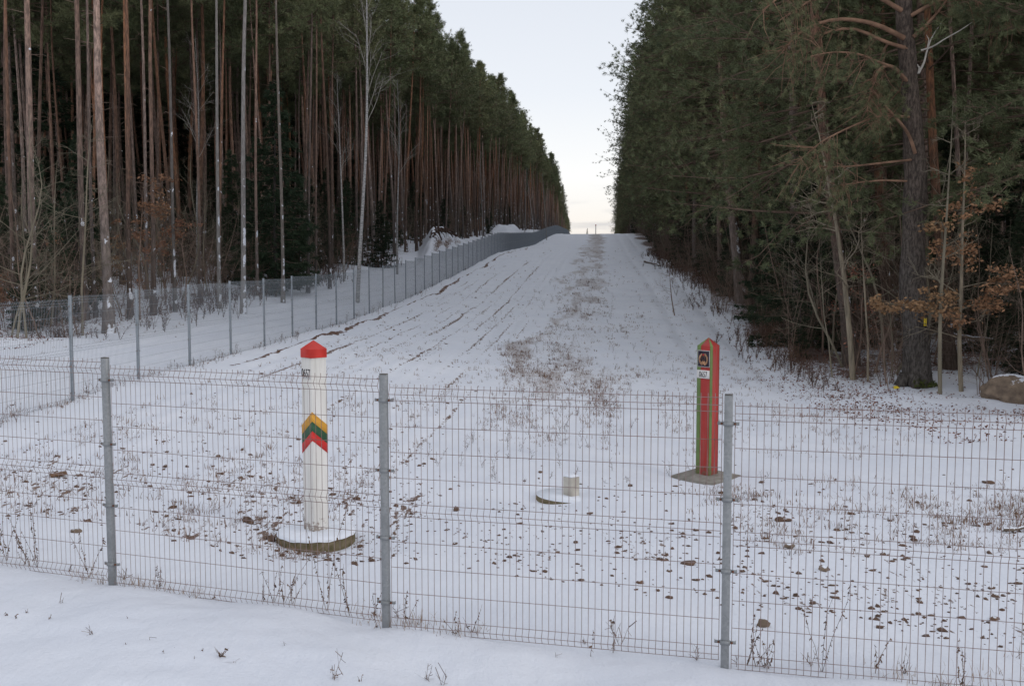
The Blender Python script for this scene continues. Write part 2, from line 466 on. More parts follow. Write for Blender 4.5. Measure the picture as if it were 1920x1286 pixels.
def ground(x, y, detail=True):
    x = np.asarray(x, float); y = np.asarray(y, float)
    k = x - SL * y
    z = ZC + _lookup(k, y) + bank(k, y)
    if detail:
        forest = np.maximum(sstep(-14.2, -16.5, k), sstep(6.2, 8.5, k))
        z = z + (fbm(x * .45, y * .45, 3, 3) - .5) * (.16 + .35 * forest)
        nearw = 1 - sstep(7.6, 9.0, y + .35 * x)             # untouched bank of deep snow in front of the near fence
        z = z + ((fbm(x * .8, y * .8, 5, 2) - .5) * .24 + (fbm(x * 2.6, y * 4.2, 6, 3) - .5) * .035) * nearw
        f = sstep(-9.0, -8.4, k) * (1 - sstep(-3.2, -2.0, k)) * sstep(9.5, 12, y + .33 * x)   # harrowed strip
        z = z + f * .030 * np.sin(k * 2 * pi / .55 + 1.5 * vnoise(x * .3, y * .12, 9)) * (.2 + .7 * vnoise(x * .8, y * .3, 4))
        tr = sstep(-14.0, -13.6, k) * (1 - sstep(-10.2, -9.9, k))                             # wheel ruts of the patrol track
        for kc in (-12.9, -12.3, -11.2, -10.7):
            z = z - tr * .07 * np.exp(-((k - kc - .15 * np.sin(y * .06)) / .13) ** 2)
        for kc in (3.0, 4.6):
            z = z - .05 * np.exp(-((k - kc) / .25) ** 2) * sstep(14, 20, y)
        for cx, cy, dz, w in ((-2.18, 10.95, .195, 1.0), (3.0, 15.4, .15, 1.1), (.42, 13.3, .10, .62)):
            z = z - dz * np.exp(-((x - cx) ** 2 + (y - cy) ** 2) / w ** 2)
        z = z + .10 * np.exp(-((k + 8.75) / .22) ** 2) * sstep(22, 30, y) * (.5 + vnoise(x * 2, y * 2, 8))
    return z
def g1(x, y): return float(ground(np.array([x]), np.array([y]))[0])
_Y = np.concatenate([np.arange(4, 40, .02), np.arange(40, 420, .2)])
def hit(px, py):
    """Where a sight line through a pixel meets the ground."""
    a, b = ray(px, py)
    d = ZC + b * _Y - ground(a * _Y, _Y)
    i = int(np.argmax(d < 0)) if (d < 0).any() else len(_Y) - 1
    y = _Y[i]
    return (a * y, y, g1(a * y, y))

def gauss(u, c, w): return np.exp(-((u - c) / w) ** 2)
def masks(x, y):
    k = x - SL * y; D = y
    behind = sstep(8.6, 9.3, y + .345 * x)                 # beyond the near fence
    nz = fbm(x * .35, y * .22, 11, 3); nz2 = fbm(x * 1.3, y * .9, 12, 3); nz3 = fbm(k * 1.7, y * .28, 14, 4)
    forestL = sstep(-14.3, -15.6, k); forestR = sstep(5.6, 7.2, k + (nz - .5) * 2.0)
    soil = behind * (.16 + .24 * sstep(.42, .7, nz2)) * (1 - sstep(13, 19, D))
    soil = soil + behind * .12 * sstep(-2.5, 1.5, x) * (1 - sstep(9.5, 13.5, D - .2 * x))
    soil = soil + .22 * gauss(x + .6, -2.3, 1.1) * gauss(y, 10.5, 1.0) * behind * (.3 + 1.0 * nz2)
    soil = soil + .30 * gauss(x, -1.35, .22) * gauss(y, 12.8, 2.2)
    harrow = sstep(-8.7, -8.3, k) * (1 - sstep(-3.4, -2.2, k)) * behind
    soil = soil + harrow * (.13 + .09 * sstep(20, 30, D)) + harrow * ((.11 + .08 * sstep(20, 30, D)) * np.clip(np.sin(k * 2 * pi / .55 + 1.5 * vnoise(x * .3, y * .12, 9)), 0, 1)) * (1 - .5 * sstep(30, 70, D))
    for kc, w, a, d0, d1 in ((-5.85, .08, .74, 31, 75), (-4.6, .075, .74, 33, 70), (-6.9, .07, .54, 24, 60), (-3.5, .07, .54, 14, 60), (-7.6, .07, .54, 18, 55), (-6.3, .07, .54, 16, 50), (-5.2, .07, .54, 15, 48), (-4.05, .07, .54, 13, 45), (-2.9, .07, .54, 12, 40), (-8.1, .07, .42, 24, 80), (3.0, .22, .30, 20, 90), (4.6, .22, .30, 20, 90)):
        soil = soil + a * gauss(k + .12 * np.sin(D * .11), kc, w) * sstep(d0, d0 + 5, D) * (1 - sstep(d1, d1 + 25, D)) * (.35 + .85 * vnoise(x * .5 + kc * 9, y * .25, 21))
    for kc in (-12.9, -12.3, -11.2, -10.7):
        soil = soil + .42 * gauss(k - .15 * np.sin(y * .06), kc, .10) * (.4 + .6 * vnoise(x * .4, y * .2, 23))
    grass = sstep(-3.0, -2.0, k + (nz - .5) * 2.4) * (1 - sstep(-.1, 1.3, k + (nz - .5) * 2)) * sstep(14, 25, D) * (.58 + .24 * sstep(.4, .65, nz3))
    grass = grass + .22 * sstep(.6, 1.6, k) * (1 - forestR) * sstep(14, 20, D)
    grass = grass + .32 * gauss(k, 5.6, 1.0) * sstep(24, 30, D) + .23 * sstep(1.5, 3, x) * gauss(y, 12.5, 2.5)
    grass = grass + .35 * gauss(k, -9.7, .25) * sstep(9, 12, D) + .15 * gauss(k, -13.8, .6)
    grass = grass + .25 * sstep(90, 115, D) * gauss(k, -.2, 1.5)
    grass = grass + (.15 + .03 * sstep(20, 30, D)) * harrow
    litter = .62 * forestL * (.45 + .8 * nz2) + .85 * forestR * (.5 + .7 * nz2)
    litter = litter * (.25 + .75 * sstep(25.5, 28.5, D + .25 * (10.5 - x)))
    litter = litter + .50 * gauss(k, 5.8, 1.3) * sstep(17, 24, D)
    bankm = sstep(70, 76, D) * (1 - sstep(84, 97, D)) * gauss(k, -12.6, .45) * (.5 + 1.1 * vnoise(x * .7, y * .35, 31))
    soil = soil + .55 * bankm + .3 * gauss(k, -12.1, .5) * sstep(120, 135, D) * (1 - sstep(160, 185, D))
    bandm = gauss(k + .10 * np.sin(D * .31) + .08 * np.sin(D * .9), -8.78, .13) * sstep(20, 27, D) * (.55 + .65 * vnoise(x * .7, y * .5, 17)) * (1 - .25 * sstep(90, 160, D))
    return np.clip(soil, 0, 1), np.clip(grass, 0, 1), np.clip(litter, 0, 1), np.clip(bandm, 0, 1)

def build_ground():
    D = [-30, -20, -12, -6, -2, 1, 3, 4.5]; d = 5.3
    while d < 420: D.append(d); d += max(.035, d * .0042)
    D += [450, 500, 560, 640, 760, 900, 1200, 1800, 3000]
    D = np.array(D); nx = 760
    t = np.linspace(-1, 1, nx); t = np.sign(t) * (np.abs(t) * .80 + .20 * np.abs(t) ** 9 * 2.2)
    half = .62 * np.maximum(D, 5) + 3
    X = t[None, :] * half[:, None] * 1.08
    Yg = np.repeat(D[:, None], nx, 1)
    edge = (np.abs(np.linspace(-1, 1, nx)) > .985)
    ex = np.where(edge, np.sign(t) * (np.abs(np.linspace(-1, 1, nx)) - .985) / .015 * 900, 0)
    X = X + ex[None, :]
    x = X.ravel(); y = Yg.ravel()
    z = ground(x, y)
    j = np.arange(nx - 1)[None, :]; i = np.arange(len(D) - 1)[:, None] * nx
    F = np.stack([i + j, i + j + 1, i + nx + j + 1, i + nx + j], -1).reshape(-1, 4)
    g = Geo(); g.add(np.c_[x, y, z], F)
    o = g.build('snowy_ground', M['ground'], smooth=True)
    for nm, a in zip(('soil', 'grass', 'litter', 'band'), masks(x, y)):
        at_ = o.data.attributes.new(nm, 'FLOAT', 'POINT'); at_.data.foreach_set('value', a.astype(np.float32))
    tag(o, kind='structure')
build_ground()
rng = np.random.default_rng(7)
random.seed(7)

# ------------------------------------------------------------------ fences of welded wire panels
HH = [0, .05, .10, .30, .50, .70, .90, .95, 1.0, 1.2, 1.4, 1.6, 1.8, 1.85, 1.90]
def panel_mesh(name, width, wire, mt, fine=True):
    """Welded panel along +X from 0 to width, hanging down from z = 0, folds bulging to -Y."""
    g = Geo(); n = int(round(width / .05)); fold = .028
    prof = [(.03, 0)]
    off = {}
    for i, h in enumerate(HH):
        o = -fold if i in (1, 7, 13) else 0.0
        prof.append((-h, o)); off[i] = o
    zz = np.array([p[0] for p in prof]); yy = np.array([p[1] for p in prof])
    keep = [0, 1, 2, 3, 7, 8, 9, 13, 14, 15]
    zz, yy = zz[keep], yy[keep]
    for i in range(n + 1):
        g.tube(np.c_[np.full(len(zz), i * width / n), yy, zz], wire, 4 if fine else 3, cap=False)
    for i, h in enumerate(HH):
        g.tube([(0, off[i] + wire * 1.6, -h), (width / 2, off[i] + wire * 1.6, -h), (width, off[i] + wire * 1.6, -h)], wire * 1.05, 4 if fine else 3, cap=False)
    o = g.build(name, mt, link=False)
    return o.data
def post_mesh(name, H, mt, w=.058, d=.045, deep=.4):
    g = Geo()
    g.box((0, 0, (H - deep) / 2), (w, d, H + deep), 0, bev=.004)
    g.box((0, 0, H + .004), (w * .94, d * .92, .008), 1)
    return g.build(name, [mt, M['capp']], link=False).data
def clamp_mesh(name, mt, w=.058, d=.045):
    g = Geo(); hh = .022
    g.box((0, -d / 2 - .004, 0), (w + .008, .005, hh * 1.35), 0)
    g.box((-w / 2 - .004, -d / 4, 0), (.005, d / 2, hh * 1.35), 0)
    g.box((w / 2 + .004, -d / 4, 0), (.005, d / 2, hh * 1.35), 0)
    for s in (-1, 1):
        g.box((s * (w / 2 + .022), -.004, 0), (.040, .005, hh), 0)
        g.box((s * (w / 2 + .044), .004, 0), (.005, .018, hh), 0)
        g.tube([(s * (w / 2 + .018), -.018, 0), (s * (w / 2 + .018), .012, 0)], .0075, 6, 1)
    return g.build(name, [mt, M['rust']], link=False).data
def child(name, data, parent, loc=(0, 0, 0), rz=0, rot=None):
    o = bpy.data.objects.new(name, data); COL.objects.link(o); o.parent = parent
    o.location = loc; o.rotation_euler = rot if rot else (0, 0, rz)
    return o
# near fence: posts from left to right; z values of post tops and panel tops below the camera
NP = [(-8.38, 10.15, -.66), (-5.93, 9.31, -.71), (-3.46, 8.45, -.76), (-.98, 7.59, -.81), (1.53, 6.97, -.888), (4.04, 6.35, -.955), (6.55, 5.73, -1.01)]
PT = [-.755, -.795, -.845, -.906, -.963, -1.03]
near = thing('wire_fence', 'fence of brownish welded wire panels crossing the snow in front of both border posts', 'fence', (NP[3][0], NP[3][1], 0))
pm = post_mesh('post', 2.35, M['galv']); cm = clamp_mesh('clamp', M['galv']); wp = panel_mesh('wire_panel', 2.50, .0023, M['wire'])
ox, oy = NP[3][0], NP[3][1]
for i, (x, y, zt) in enumerate(NP):
    a0 = math.atan2(NP[min(i + 1, len(NP) - 1)][1] - NP[max(i - 1, 0)][1], NP[min(i + 1, len(NP) - 1)][0] - NP[max(i - 1, 0)][0])
    p = child('post', pm, near, (x - ox, y - oy, ZC + zt - 2.35), rot=(rng.normal(0, .004), rng.normal(0, .004), a0))
    for dz in (.185, .74, 1.26, 1.78):
        child('clamp', cm, p, (0, 0, 2.35 - dz + rng.normal(0, .006)))
for i in range(len(NP) - 1):
    (x0, y0, _), (x1, y1, _) = NP[i], NP[i + 1]
    L = math.hypot(x1 - x0, y1 - y0); a = math.atan2(y1 - y0, x1 - x0)
    q = child('wire_panel', wp, near, (x0 + (x1 - x0) * .045 / L - ox, y0 + (y1 - y0) * .045 / L - oy, ZC + PT[i]), rz=a)
    q.scale = ((L - .09) / 2.5, 1, 1)

# second fence: climbs the hill between the ploughed strip and the patrol track
ang = math.atan2(1, SL); STEP = 2.65
fy = [10.32 + i * STEP * sin(ang) for i in range(121)]
far = thing('wire_fence', 'long grey wire mesh fence running uphill beside the snowy patrol track', 'fence', (-9.71 + SL * fy[0], fy[0], 0))
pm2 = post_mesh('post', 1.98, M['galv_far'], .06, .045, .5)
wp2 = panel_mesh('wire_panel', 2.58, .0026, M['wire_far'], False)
ox, oy = far.location[0], far.location[1]
tops = []
g_rest = Geo(); g_restp = Geo()
def fz(y): return float((ZC + _lookup(np.array([-9.7]), np.array([y])))[0])
for i, y in enumerate(fy):
    x = -9.71 + SL * y; z = fz(y); tops.append(z + 1.93)
    if i == 0: continue
    if i < 100:
        p = child('post', pm2, far, (x - ox, y - oy, z - .05), rot=(rng.normal(0, .006), rng.normal(0, .006), ang))
        if i < 14:
            for dz in (.2, .75, 1.3, 1.8): child('clamp', cm, p, (0, 0, 1.98 - dz), rz=pi)
    else: g_restp.box((x - ox, y - oy, z + .9), (.045, .06, 2.0))
for i in range(len(fy) - 1):
    x0, y0 = -9.71 + SL * fy[i], fy[i]
    zt = min(tops[i], tops[i + 1]) - .04 + rng.normal(0, .008)
    if i < 99:
        child('wire_panel', wp2, far, (x0 + .035 * cos(ang) - ox, y0 + .035 * sin(ang) - oy, zt), rz=ang)
    else:
        co = np.zeros(len(wp2.vertices) * 3, np.float32); wp2.vertices.foreach_get('co', co); co = co.reshape(-1, 3)
        fv = np.array([list(pl.vertices) for pl in wp2.polygons])
        V = np.c_[co[:, 0] * cos(ang) - co[:, 1] * sin(ang) + x0 - ox, co[:, 0] * sin(ang) + co[:, 1] * cos(ang) + y0 - oy, co[:, 2] + zt]
        g_rest.add(V, fv)
tag(g_restp.build('post', M['galv_far'], far), kind='stuff')
tag(g_rest.build('wire_panel', M['wire_far'], far), kind='stuff')

# ------------------------------------------------------------------ border posts
def textmesh(body, size, sx, mt, depth=.002):
    cu = bpy.data.curves.new('number', 'FONT'); cu.body = body; cu.size = size; cu.align_x = 'CENTER'; cu.align_y = 'CENTER'; cu.extrude = depth; cu.offset = size * .004
    to = bpy.data.objects.new('number', cu); COL.objects.link(to)
    bpy.context.view_layer.update()
    me = bpy.data.meshes.new_from_object(to.evaluated_get(bpy.context.evaluated_depsgraph_get()))
    bpy.data.objects.remove(to)
    for v in me.vertices: v.co.x *= sx
    me.materials.clear(); me.materials.append(mt)
    return me
M['white_paint'] = simple('aged_white_paint', (.76, .74, .71), .6, .06, 3, col2=(.66, .64, .60), bumps=.1, stretch=(3, 3, .4), mud=.22)
M['old_stub'] = simple('grimy_white_concrete', (.55, .52, .46), .8, .1, 4, col2=(.34, .31, .27), bumps=.3)
M['red_cap'] = simple('red_paint', (.55, .035, .025), .5, .12, 6)
M['yellow'] = simple('yellow_paint', (.66, .33, .045), .5, .1, 8)
M['green'] = simple('green_paint', (.035, .10, .05), .5, .15, 8)
M['red'] = simple('bright_red_paint', (.60, .035, .03), .5, .1, 8)
M['red2'] = simple('border_red_paint', (.38, .03, .025), .45, .12, 5, col2=(.33, .03, .025), mud=.3)
M['green2'] = simple('border_green_paint', (.13, .20, .06), .5, .12, 5, mud=.3)
M['black'] = simple('black_lettering', (.02, .02, .022), .6, .1, 8)
M['plate'] = simple('white_number_plate', (.72, .70, .68), .5, .05, 8)
M['concrete'] = simple('weathered_concrete', (.30, .28, .25), .95, .3, 9, bumps=.5, col2=(.20, .18, .15))
M['concrete_moss'] = simple('mossy_concrete_rim', (.20, .16, .10), .95, .3, 12, bumps=.7, col2=(.09, .075, .035))
M['snow'] = simple('snow_cover', SNOW, .8, .04, 5, bumps=.3)
M['emblem_bg'] = simple('dark_emblem_plate', (.018, .012, .028), .35, .1, 8)
M['copper'] = simple('copper_relief', (.50, .28, .16), .45, .25, 30, metal=.3)
M['copper_dark'] = simple('dark_copper', (.12, .07, .045), .5, .2, 30, metal=.3)
M['emblem_edge'] = simple('grey_plate_edge', (.45, .42, .42), .5, .1, 8)

def square_post(g, s, z0, z1, mat=0, ch=.006):
    h = s / 2
    ring = [(h - ch, -h), (h, -h + ch), (h, h - ch), (h - ch, h), (-h + ch, h), (-h, h - ch), (-h, -h + ch), (-h + ch, -h)]
    g.prism(ring, z0, z1, mat)
def pyramid(g, s, z0, z1, z2, mat=0, ch=.006):
    h = s / 2
    g.prism([(h, -h), (h, h), (-h, h), (-h, -h)], z0, z1, mat, top=False)
    V = [(h, -h, z1), (h, h, z1), (-h, h, z1), (-h, -h, z1), (0, 0, z2)]
    g.add(V, [[0, 1, 4], [1, 2, 4], [2, 3, 4], [3, 0, 4]], mat)
def facing(px):  # yaw that turns a thing's -Y side towards the camera for something seen at column px
    return -math.atan((px - 960) / FPX)

# white post: near edge between its two visible faces at column 588
bx, by, bz = at(593, 996, 11.1)
s = .20
yaw = facing(593) + R(-56)
wpost = thing('border_post', 'white square border post with red pyramid cap and tricolour chevron on a round slab', 'border post', (bx, by, bz), 0)
g = Geo(); n = 48; rr = .435
ring = [(rr * cos(2 * pi * i / n), rr * sin(2 * pi * i / n)) for i in range(n)]
g.prism(ring, -.25, .0, 0)
slab = g.build('round_slab', M['concrete_moss'], wpost)
g = Geo(); prev = None
rr2 = rr + .004
lv = [(1.0, -.012), (.985, .012), (.93, .024), (.6, .03), (.3, .034)]
VV = []; 
for f_, z_ in lv: VV += [(rr2 * f_ * cos(2 * pi * i / n), rr2 * f_ * sin(2 * pi * i / n), z_ + .004 * sin(i * 1.7) + .003 * sin(i * .9)) for i in range(n)]
FF = [[l * n + i, l * n + (i + 1) % n, (l + 1) * n + (i + 1) % n, (l + 1) * n + i] for l in range(len(lv) - 1) for i in range(n)]
VV.append((0, 0, .036)); g.add(VV, FF)
g.F[3].append(np.array([[(len(lv) - 1) * n + i, (len(lv) - 1) * n + (i + 1) % n, len(VV) - 1] for i in range(n)])); g.M[3].append(np.zeros(n, int))
g.build('snow_cover', M['snow'], slab, smooth=True)
H = 1.985
g = Geo(); square_post(g, s, -.02, H, 0)
shaft = g.build('shaft', M['white_paint'], wpost); shaft.rotation_euler = (0, 0, yaw)
g = Geo(); pyramid(g, s + .008, H - .004, H + .092, H + .188, 0)
cap = g.build('cap', M['red_cap'], wpost); cap.rotation_euler = (0, 0, yaw)
# chevrons wrap round the two faces that meet at the near edge (+X,-Y corner seen towards the camera)
# local faces: -Y (turned left of the viewer) and +X (turned right of the viewer) after the yaw
def chevron(ztop, dz, mt, slope):
    g = Geo(); h = s / 2 + .0025; t = .002
    for face in (0, 1):
        # from the shared corner (x=+h,y=-h) outwards; u = distance from the corner
        def P(u, z, o):
            return (h - u + (o if face == 9 else 0), -h - o, z) if face == 0 else (h + o, -h + u, z)
        L = s + .005
        z0, z1 = ztop, ztop - slope * L
        pts = [P(0, z0, 0), P(L, z1, 0), P(L, z1 - dz, 0), P(0, z0 - dz, 0)]
        pin = [P(0, z0, -.004), P(L, z1, -.004), P(L, z1 - dz, -.004), P(0, z0 - dz, -.004)]
        V = pts + pin
        F = [[0, 1, 2, 3], [0, 4, 5, 1], [1, 5, 6, 2], [2, 6, 7, 3]]
        if face == 0: F = [f[::-1] for f in F]
        F = [f[::-1] for f in F]
        g.add(V, F)
    o = g.build('chevron_band', mt, wpost); o.rotation_euler = (0, 0, yaw); return o
CT = 1.385; DZ = .107
tag(chevron(CT, DZ, M['yellow'], .82), 'yellow upper band of the chevron')
tag(chevron(CT - DZ, DZ, M['green'], .82), 'green middle band of the chevron')
tag(chevron(CT - 2 * DZ, DZ, M['red'], .82), 'red lower band of the chevron')
me = textmesh('0657', .13, .66, M['black'], .0015)
num = child('number', me, shaft, (-.008, -s / 2 - .0025, 1.805), rot=(pi / 2, 0, 0))
g = Geo(); g.box((-.004, -s / 2 - .0006, 1.805), (.17, .0016, .12)); g.build('number_patch', M['plate'], shaft)

# red and green post on a square slab
bx, by, bz = at(1325, 887, 15.6)
s = .242
yaw2 = facing(1325) + R(-54 + 18 - 54 + 54)
rpost = thing('border_post', 'red border post with green edge stripes, emblem plate and number on a square concrete slab', 'border post', (bx, by, bz), 0)
H = 2.03
g = Geo(); square_post(g, s, -.02, H, 0, .004); body = g.build('shaft', M['red2'], rpost); body.rotation_euler = (0, 0, yaw2)
g = Geo(); pyramid(g, s, H - .001, H, H + .125, 0); cp = g.build('cap', M['red2'], rpost); cp.rotation_euler = (0, 0, yaw2)
for face in range(4):                                # one green stripe down one edge of every face
    g = Geo(); h = s / 2; e = .002; w_ = .068
    g.add([(-h - e, -h - e, -.02), (-h + w_, -h - e, -.02), (-h + w_, -h - e, H), (-h - e, -h - e, H), (-h - e, -h + .001, -.02), (-h - e, -h + .001, H), (-h + w_, -h + .001, -.02), (-h + w_, -h + .001, H)],
          [[0, 1, 2, 3], [4, 0, 3, 5], [1, 6, 7, 2]])
    k_ = (w_ / s)
    g.add([(-h - e, -h - e, H), (-h + w_, -h - e, H), (0, -.0, H + .127), (-h - e, -h, H)], [[0, 1, 2], [3, 0, 2]])
    st = g.build('green_stripe', M['green2'], rpost); st.rotation_euler = (0, 0, yaw2 + face * pi / 2)
g = Geo(); g.box((-.002, -s / 2 - .005, 1.585), (s * .98, .006, .128)); npl = g.build('number_plate', M['plate'], body)
child('number', textmesh('0657', .125, .62, M['black'], .0015), npl, (-.002, -s / 2 - .009, 1.58), rot=(pi / 2, 0, 0))
g = Geo(); g.box((.004, -s / 2 - .005, 1.83), (s * .94, .007, .262), 1); g.box((.004, -s / 2 - .0095, 1.83), (s * .86, .003, .240), 0)
emb = g.build('emblem_plate', [M['emblem_bg'], M['emblem_edge']], body)
g = Geo(); cx, cz, yv = .004, 1.82, -s / 2 - .013
for side in (-1, 1):                                 # wreath of ears bound with a ribbon
    for i in range(11):
        a = -pi / 2 + side * (.25 + i * .235)
        r0, r1 = .060, .088
        p0 = (cx + r0 * cos(a), cz + r0 * 1.15 * sin(a)); p1 = (cx + (r1) * cos(a + side * .18), cz + r1 * 1.15 * sin(a + side * .18))
        g.tube([(p0[0], yv, p0[1]), ((p0[0] + p1[0]) / 2, yv - .004, (p0[1] + p1[1]) / 2), (p1[0], yv, p1[1])], [.006, .010, .004], 5, 0)
for i in range(5):
    a = -pi / 2 + (i - 2) * .42
    g.tube([(cx + .018 * cos(a), yv, cz - .012 + .02 * sin(a)), (cx + .058 * cos(a), yv - .002, cz - .012 + .066 * sin(a))], [.005, .009], 5, 0)
a_ = np.linspace(0, 2 * pi, 17)
g.tube(np.c_[cx + .030 * np.cos(a_), np.full(17, yv), cz + .018 + .030 * np.sin(a_)], .007, 5, 1, cap=False)
g.build('wreath', [M['copper'], M['copper_dark']], emb)
g = Geo(); stp = []
for i in range(10):
    a = pi / 2 + i * pi / 5; r_ = .022 if i % 2 == 0 else .009
    stp.append((cx + r_ * cos(a), yv - .003, cz + .072 + r_ * sin(a)))
g.add(stp + [(cx, yv - .006, cz + .072)], [[i, (i + 1) % 10, 10] for i in range(10)])
g.build('star', M['red_cap'], emb)
g = Geo(); q = .80 / 2
V = [(q, -q, -.13), (q, q, -.13), (-q, q, -.13), (-q, -q, -.13), (q, -q, -.035), (q, q, -.035), (-q, q, -.035), (-q, -q, -.035), (.17, -.17, .0), (.17, .17, .0), (-.17, .17, .0), (-.17, -.17, .0)]
g.add(V, [[0, 1, 5, 4], [1, 2, 6, 5], [2, 3, 7, 6], [3, 0, 4, 7], [4, 5, 9, 8], [5, 6, 10, 9], [6, 7, 11, 10], [7, 4, 8, 11], [8, 9, 10, 11]])
sl = g.build('square_slab', M['concrete'], rpost); sl.rotation_euler = (R(2), R(1.5), yaw2)

# short marker stub on a half buried disc
bx, by, bz = at(1071, 930, 13.5)
stub = thing('marker_stub', 'knee-high white square stub on a half buried round slab between the two border posts', 'marker', (bx, by, bz))
g = Geo(); rr = .43
g.prism([(rr * cos(2 * pi * i / n) - .05, rr * sin(2 * pi * i / n)) for i in range(n)], -.2, .0, 0)
sl = g.build('round_slab', M['concrete_moss'], stub); sl.rotation_euler = (R(-1), R(3.2), 0)
g = Geo(); g.prism([(rr * 1.0 * cos(2 * pi * i / n) - .05, rr * 1.0 * sin(2 * pi * i / n)) for i in range(n)], .0, .018, 0)
g.build('snow_cover', M['snow'], sl)
g = Geo(); square_post(g, .162, -.1, .27, 0, .006)
sb = g.build('shaft', M['old_stub'], stub); sb.rotation_euler = (0, 0, facing(1071) + R(-45))
g = Geo(); g.box((0, 0, .282), (.152, .152, .026), bev=.012)
sc_ = g.build('snow_cap', M['snow'], sb)

# ------------------------------------------------------------------ trees
def perp_rand(r, d):
    v = r.normal(size=3); v -= v.dot(d) * d
    return v / (np.linalg.norm(v) + 1e-9)
def blades(g, C, Dv, n, L, W, r, mat=1, spread=1.0, up=.25, tint=None):
    """n thin needle-bunch triangles around every point of C, leaning along Dv."""
    m = len(C)
    c = np.repeat(C, n, 0); d = np.repeat(Dv, n, 0)
    q = r.normal(size=(m * n, 3)) * spread; q[:, 2] += up
    dd = d * 1.0 + q * .8; dd /= np.linalg.norm(dd, axis=1)[:, None] + 1e-9
    l = L * r.uniform(.6, 1.25, (m * n, 1))
    sd_ = np.cross(dd, r.normal(size=(m * n, 3))); sd_ /= np.linalg.norm(sd_, axis=1)[:, None] + 1e-9
    b0 = c + r.normal(size=(m * n, 3)) * L * .18
    V = np.stack([b0 - sd_ * W / 2, b0 + sd_ * W / 2, b0 + dd * l], 1).reshape(-1, 3)
    F = np.arange(m * n * 3).reshape(-1, 3)
    t = np.repeat(r.uniform(0, 1, m) if tint is None else tint, n) * .75 + r.uniform(0, .25, m * n)
    g.add(V, F, mat, np.repeat(t, 3))
def trunk_points(r, H, wob, nseg=16, lean=0):
    t = np.linspace(0, 1, nseg)
    ph = r.uniform(0, 6.3, 4)
    x = wob * (np.sin(t * 3.1 + ph[0]) - np.sin(ph[0]) + .4 * np.sin(t * 8 + ph[1]) - .4 * np.sin(ph[1]))
    y = wob * (np.sin(t * 2.7 + ph[2]) - np.sin(ph[2]) + .4 * np.sin(t * 7 + ph[3]) - .4 * np.sin(ph[3]))
    return t, np.c_[x, y, t * H]
def pine_mesh(seed, H=20., r0=.14, cb=.56, CR=1.9, nb=34, tufts=3, nbl=16, L=.26, W=.045, wob=.22, side=None, stubs=26, barkm='bark', droop=0.0, top_flat=1.0, subs=6, profile='tall', sides=8, bmax=2.0):
    r = np.random.default_rng(seed)
    t, P = trunk_points(r, H, wob)
    rad = r0 * (1 - .80 * t ** 1.2) * (1 + .55 * np.exp(-t * H / .35))
    gt = Geo(); gt.tube(P, rad, sides, 0, attr=t)
    for i in range(stubs):                          # dead snags below the crown
        tt = r.uniform(.12, cb + .05); p = np.array([np.interp(tt, t, P[:, j]) for j in range(3)])
        a = r.uniform(0, 2 * pi); l = r.uniform(.15, 1.0) * (.5 + tt)
        d = np.array([cos(a), sin(a), r.uniform(-.25, .35)])
        gt.tube([p, p + d * l * .5 + [0, 0, .03], p + d * l + [0, 0, r.uniform(-.15, .1)]], [.012, .008, .003], 3, 1, attr=tt)
    gc = Geo(); TC, TD, TI = [], [], []
    for i in range(nb):
        f = (i + r.uniform(0, 1)) / nb; tt = cb + (1 - cb) * f * .99
        if profile == 'tall': rl = CR * (.30 + .95 * math.sin(min(1, (f + .12) * 1.05) * pi) ** .8 * (1 - .35 * f)) * (1.0 if f < .9 else .6)
        else: rl = CR * (.85 + .3 * (1 - f)) * (1 - f ** 5 * .75)
        rl *= r.uniform(.55, 1.2)
        if f < .25: rl *= r.uniform(.4, 1.1)
        a = r.uniform(0, 2 * pi)
        if side is not None and r.random() < .6: a = side + r.normal(0, .9)
        if side is not None: rl *= 1 + .35 * cos(a - side)
        el = (-.15 + .75 * f + r.normal(0, .15)) - droop * (1 - f)
        p = np.array([np.interp(tt, t, P[:, j]) for j in range(3)])
        d = np.array([cos(a) * cos(el), sin(a) * cos(el), sin(el)])
        pts = [p]; nseg = 4; dd = d.copy()
        for s_ in range(nseg):
            dd = dd + r.normal(0, .12, 3) + np.array([0, 0, .07 - droop * .12]); dd /= np.linalg.norm(dd)
            pts.append(pts[-1] + dd * rl / nseg)
        pts = np.array(pts); br = r0 * .24 * (.4 + .6 * (1 - f))
        gc.tube(pts, np.linspace(br, .008, nseg + 1), 4 if rl > 1.5 else 3, 0, cap=False)
        clump = r.uniform(0, 1)
        for s_ in range(subs):
            u = .28 + .72 * (s_ + r.uniform(0, 1)) / subs; k_ = min(u * nseg, nseg - .001); ki = int(k_)
            q0 = pts[ki] * (1 - (k_ - ki)) + pts[ki + 1] * (k_ - ki)
            dm = pts[ki + 1] - pts[ki]; dm /= np.linalg.norm(dm)
            sd2 = dm * .6 + perp_rand(r, dm) * .8; sd2[2] = sd2[2] * .5 + .15; sd2 /= np.linalg.norm(sd2)
            ll = rl * r.uniform(.18, .42) * (1.15 - .5 * u)
            q1 = q0 + sd2 * ll
            gc.tube([q0, (q0 + q1) / 2 + [0, 0, .03], q1], [.010, .007, .004], 3, 0, cap=False)
            for w_ in range(tufts):
                v = (w_ + r.uniform(.3, 1.0)) / tufts
                TC.append(q0 + (q1 - q0) * v + r.normal(0, .12, 3)); TD.append(sd2); TI.append(clump * .5 + r.uniform(0, .5))
        TC.append(pts[-1]); TD.append(dd); TI.append(clump)
    TC = np.array(TC); TD = np.array(TD)
    blades(gc, TC, TD, nbl, L, W, r, 1, tint=np.array(TI))
    to = gt.build('trunk', [M[barkm], M['twig']], link=False, smooth=True, attr='hgt')
    co = gc.build('crown', [M['branch'], M['needle']], link=False, attr='tint')
    return to.data, co.data
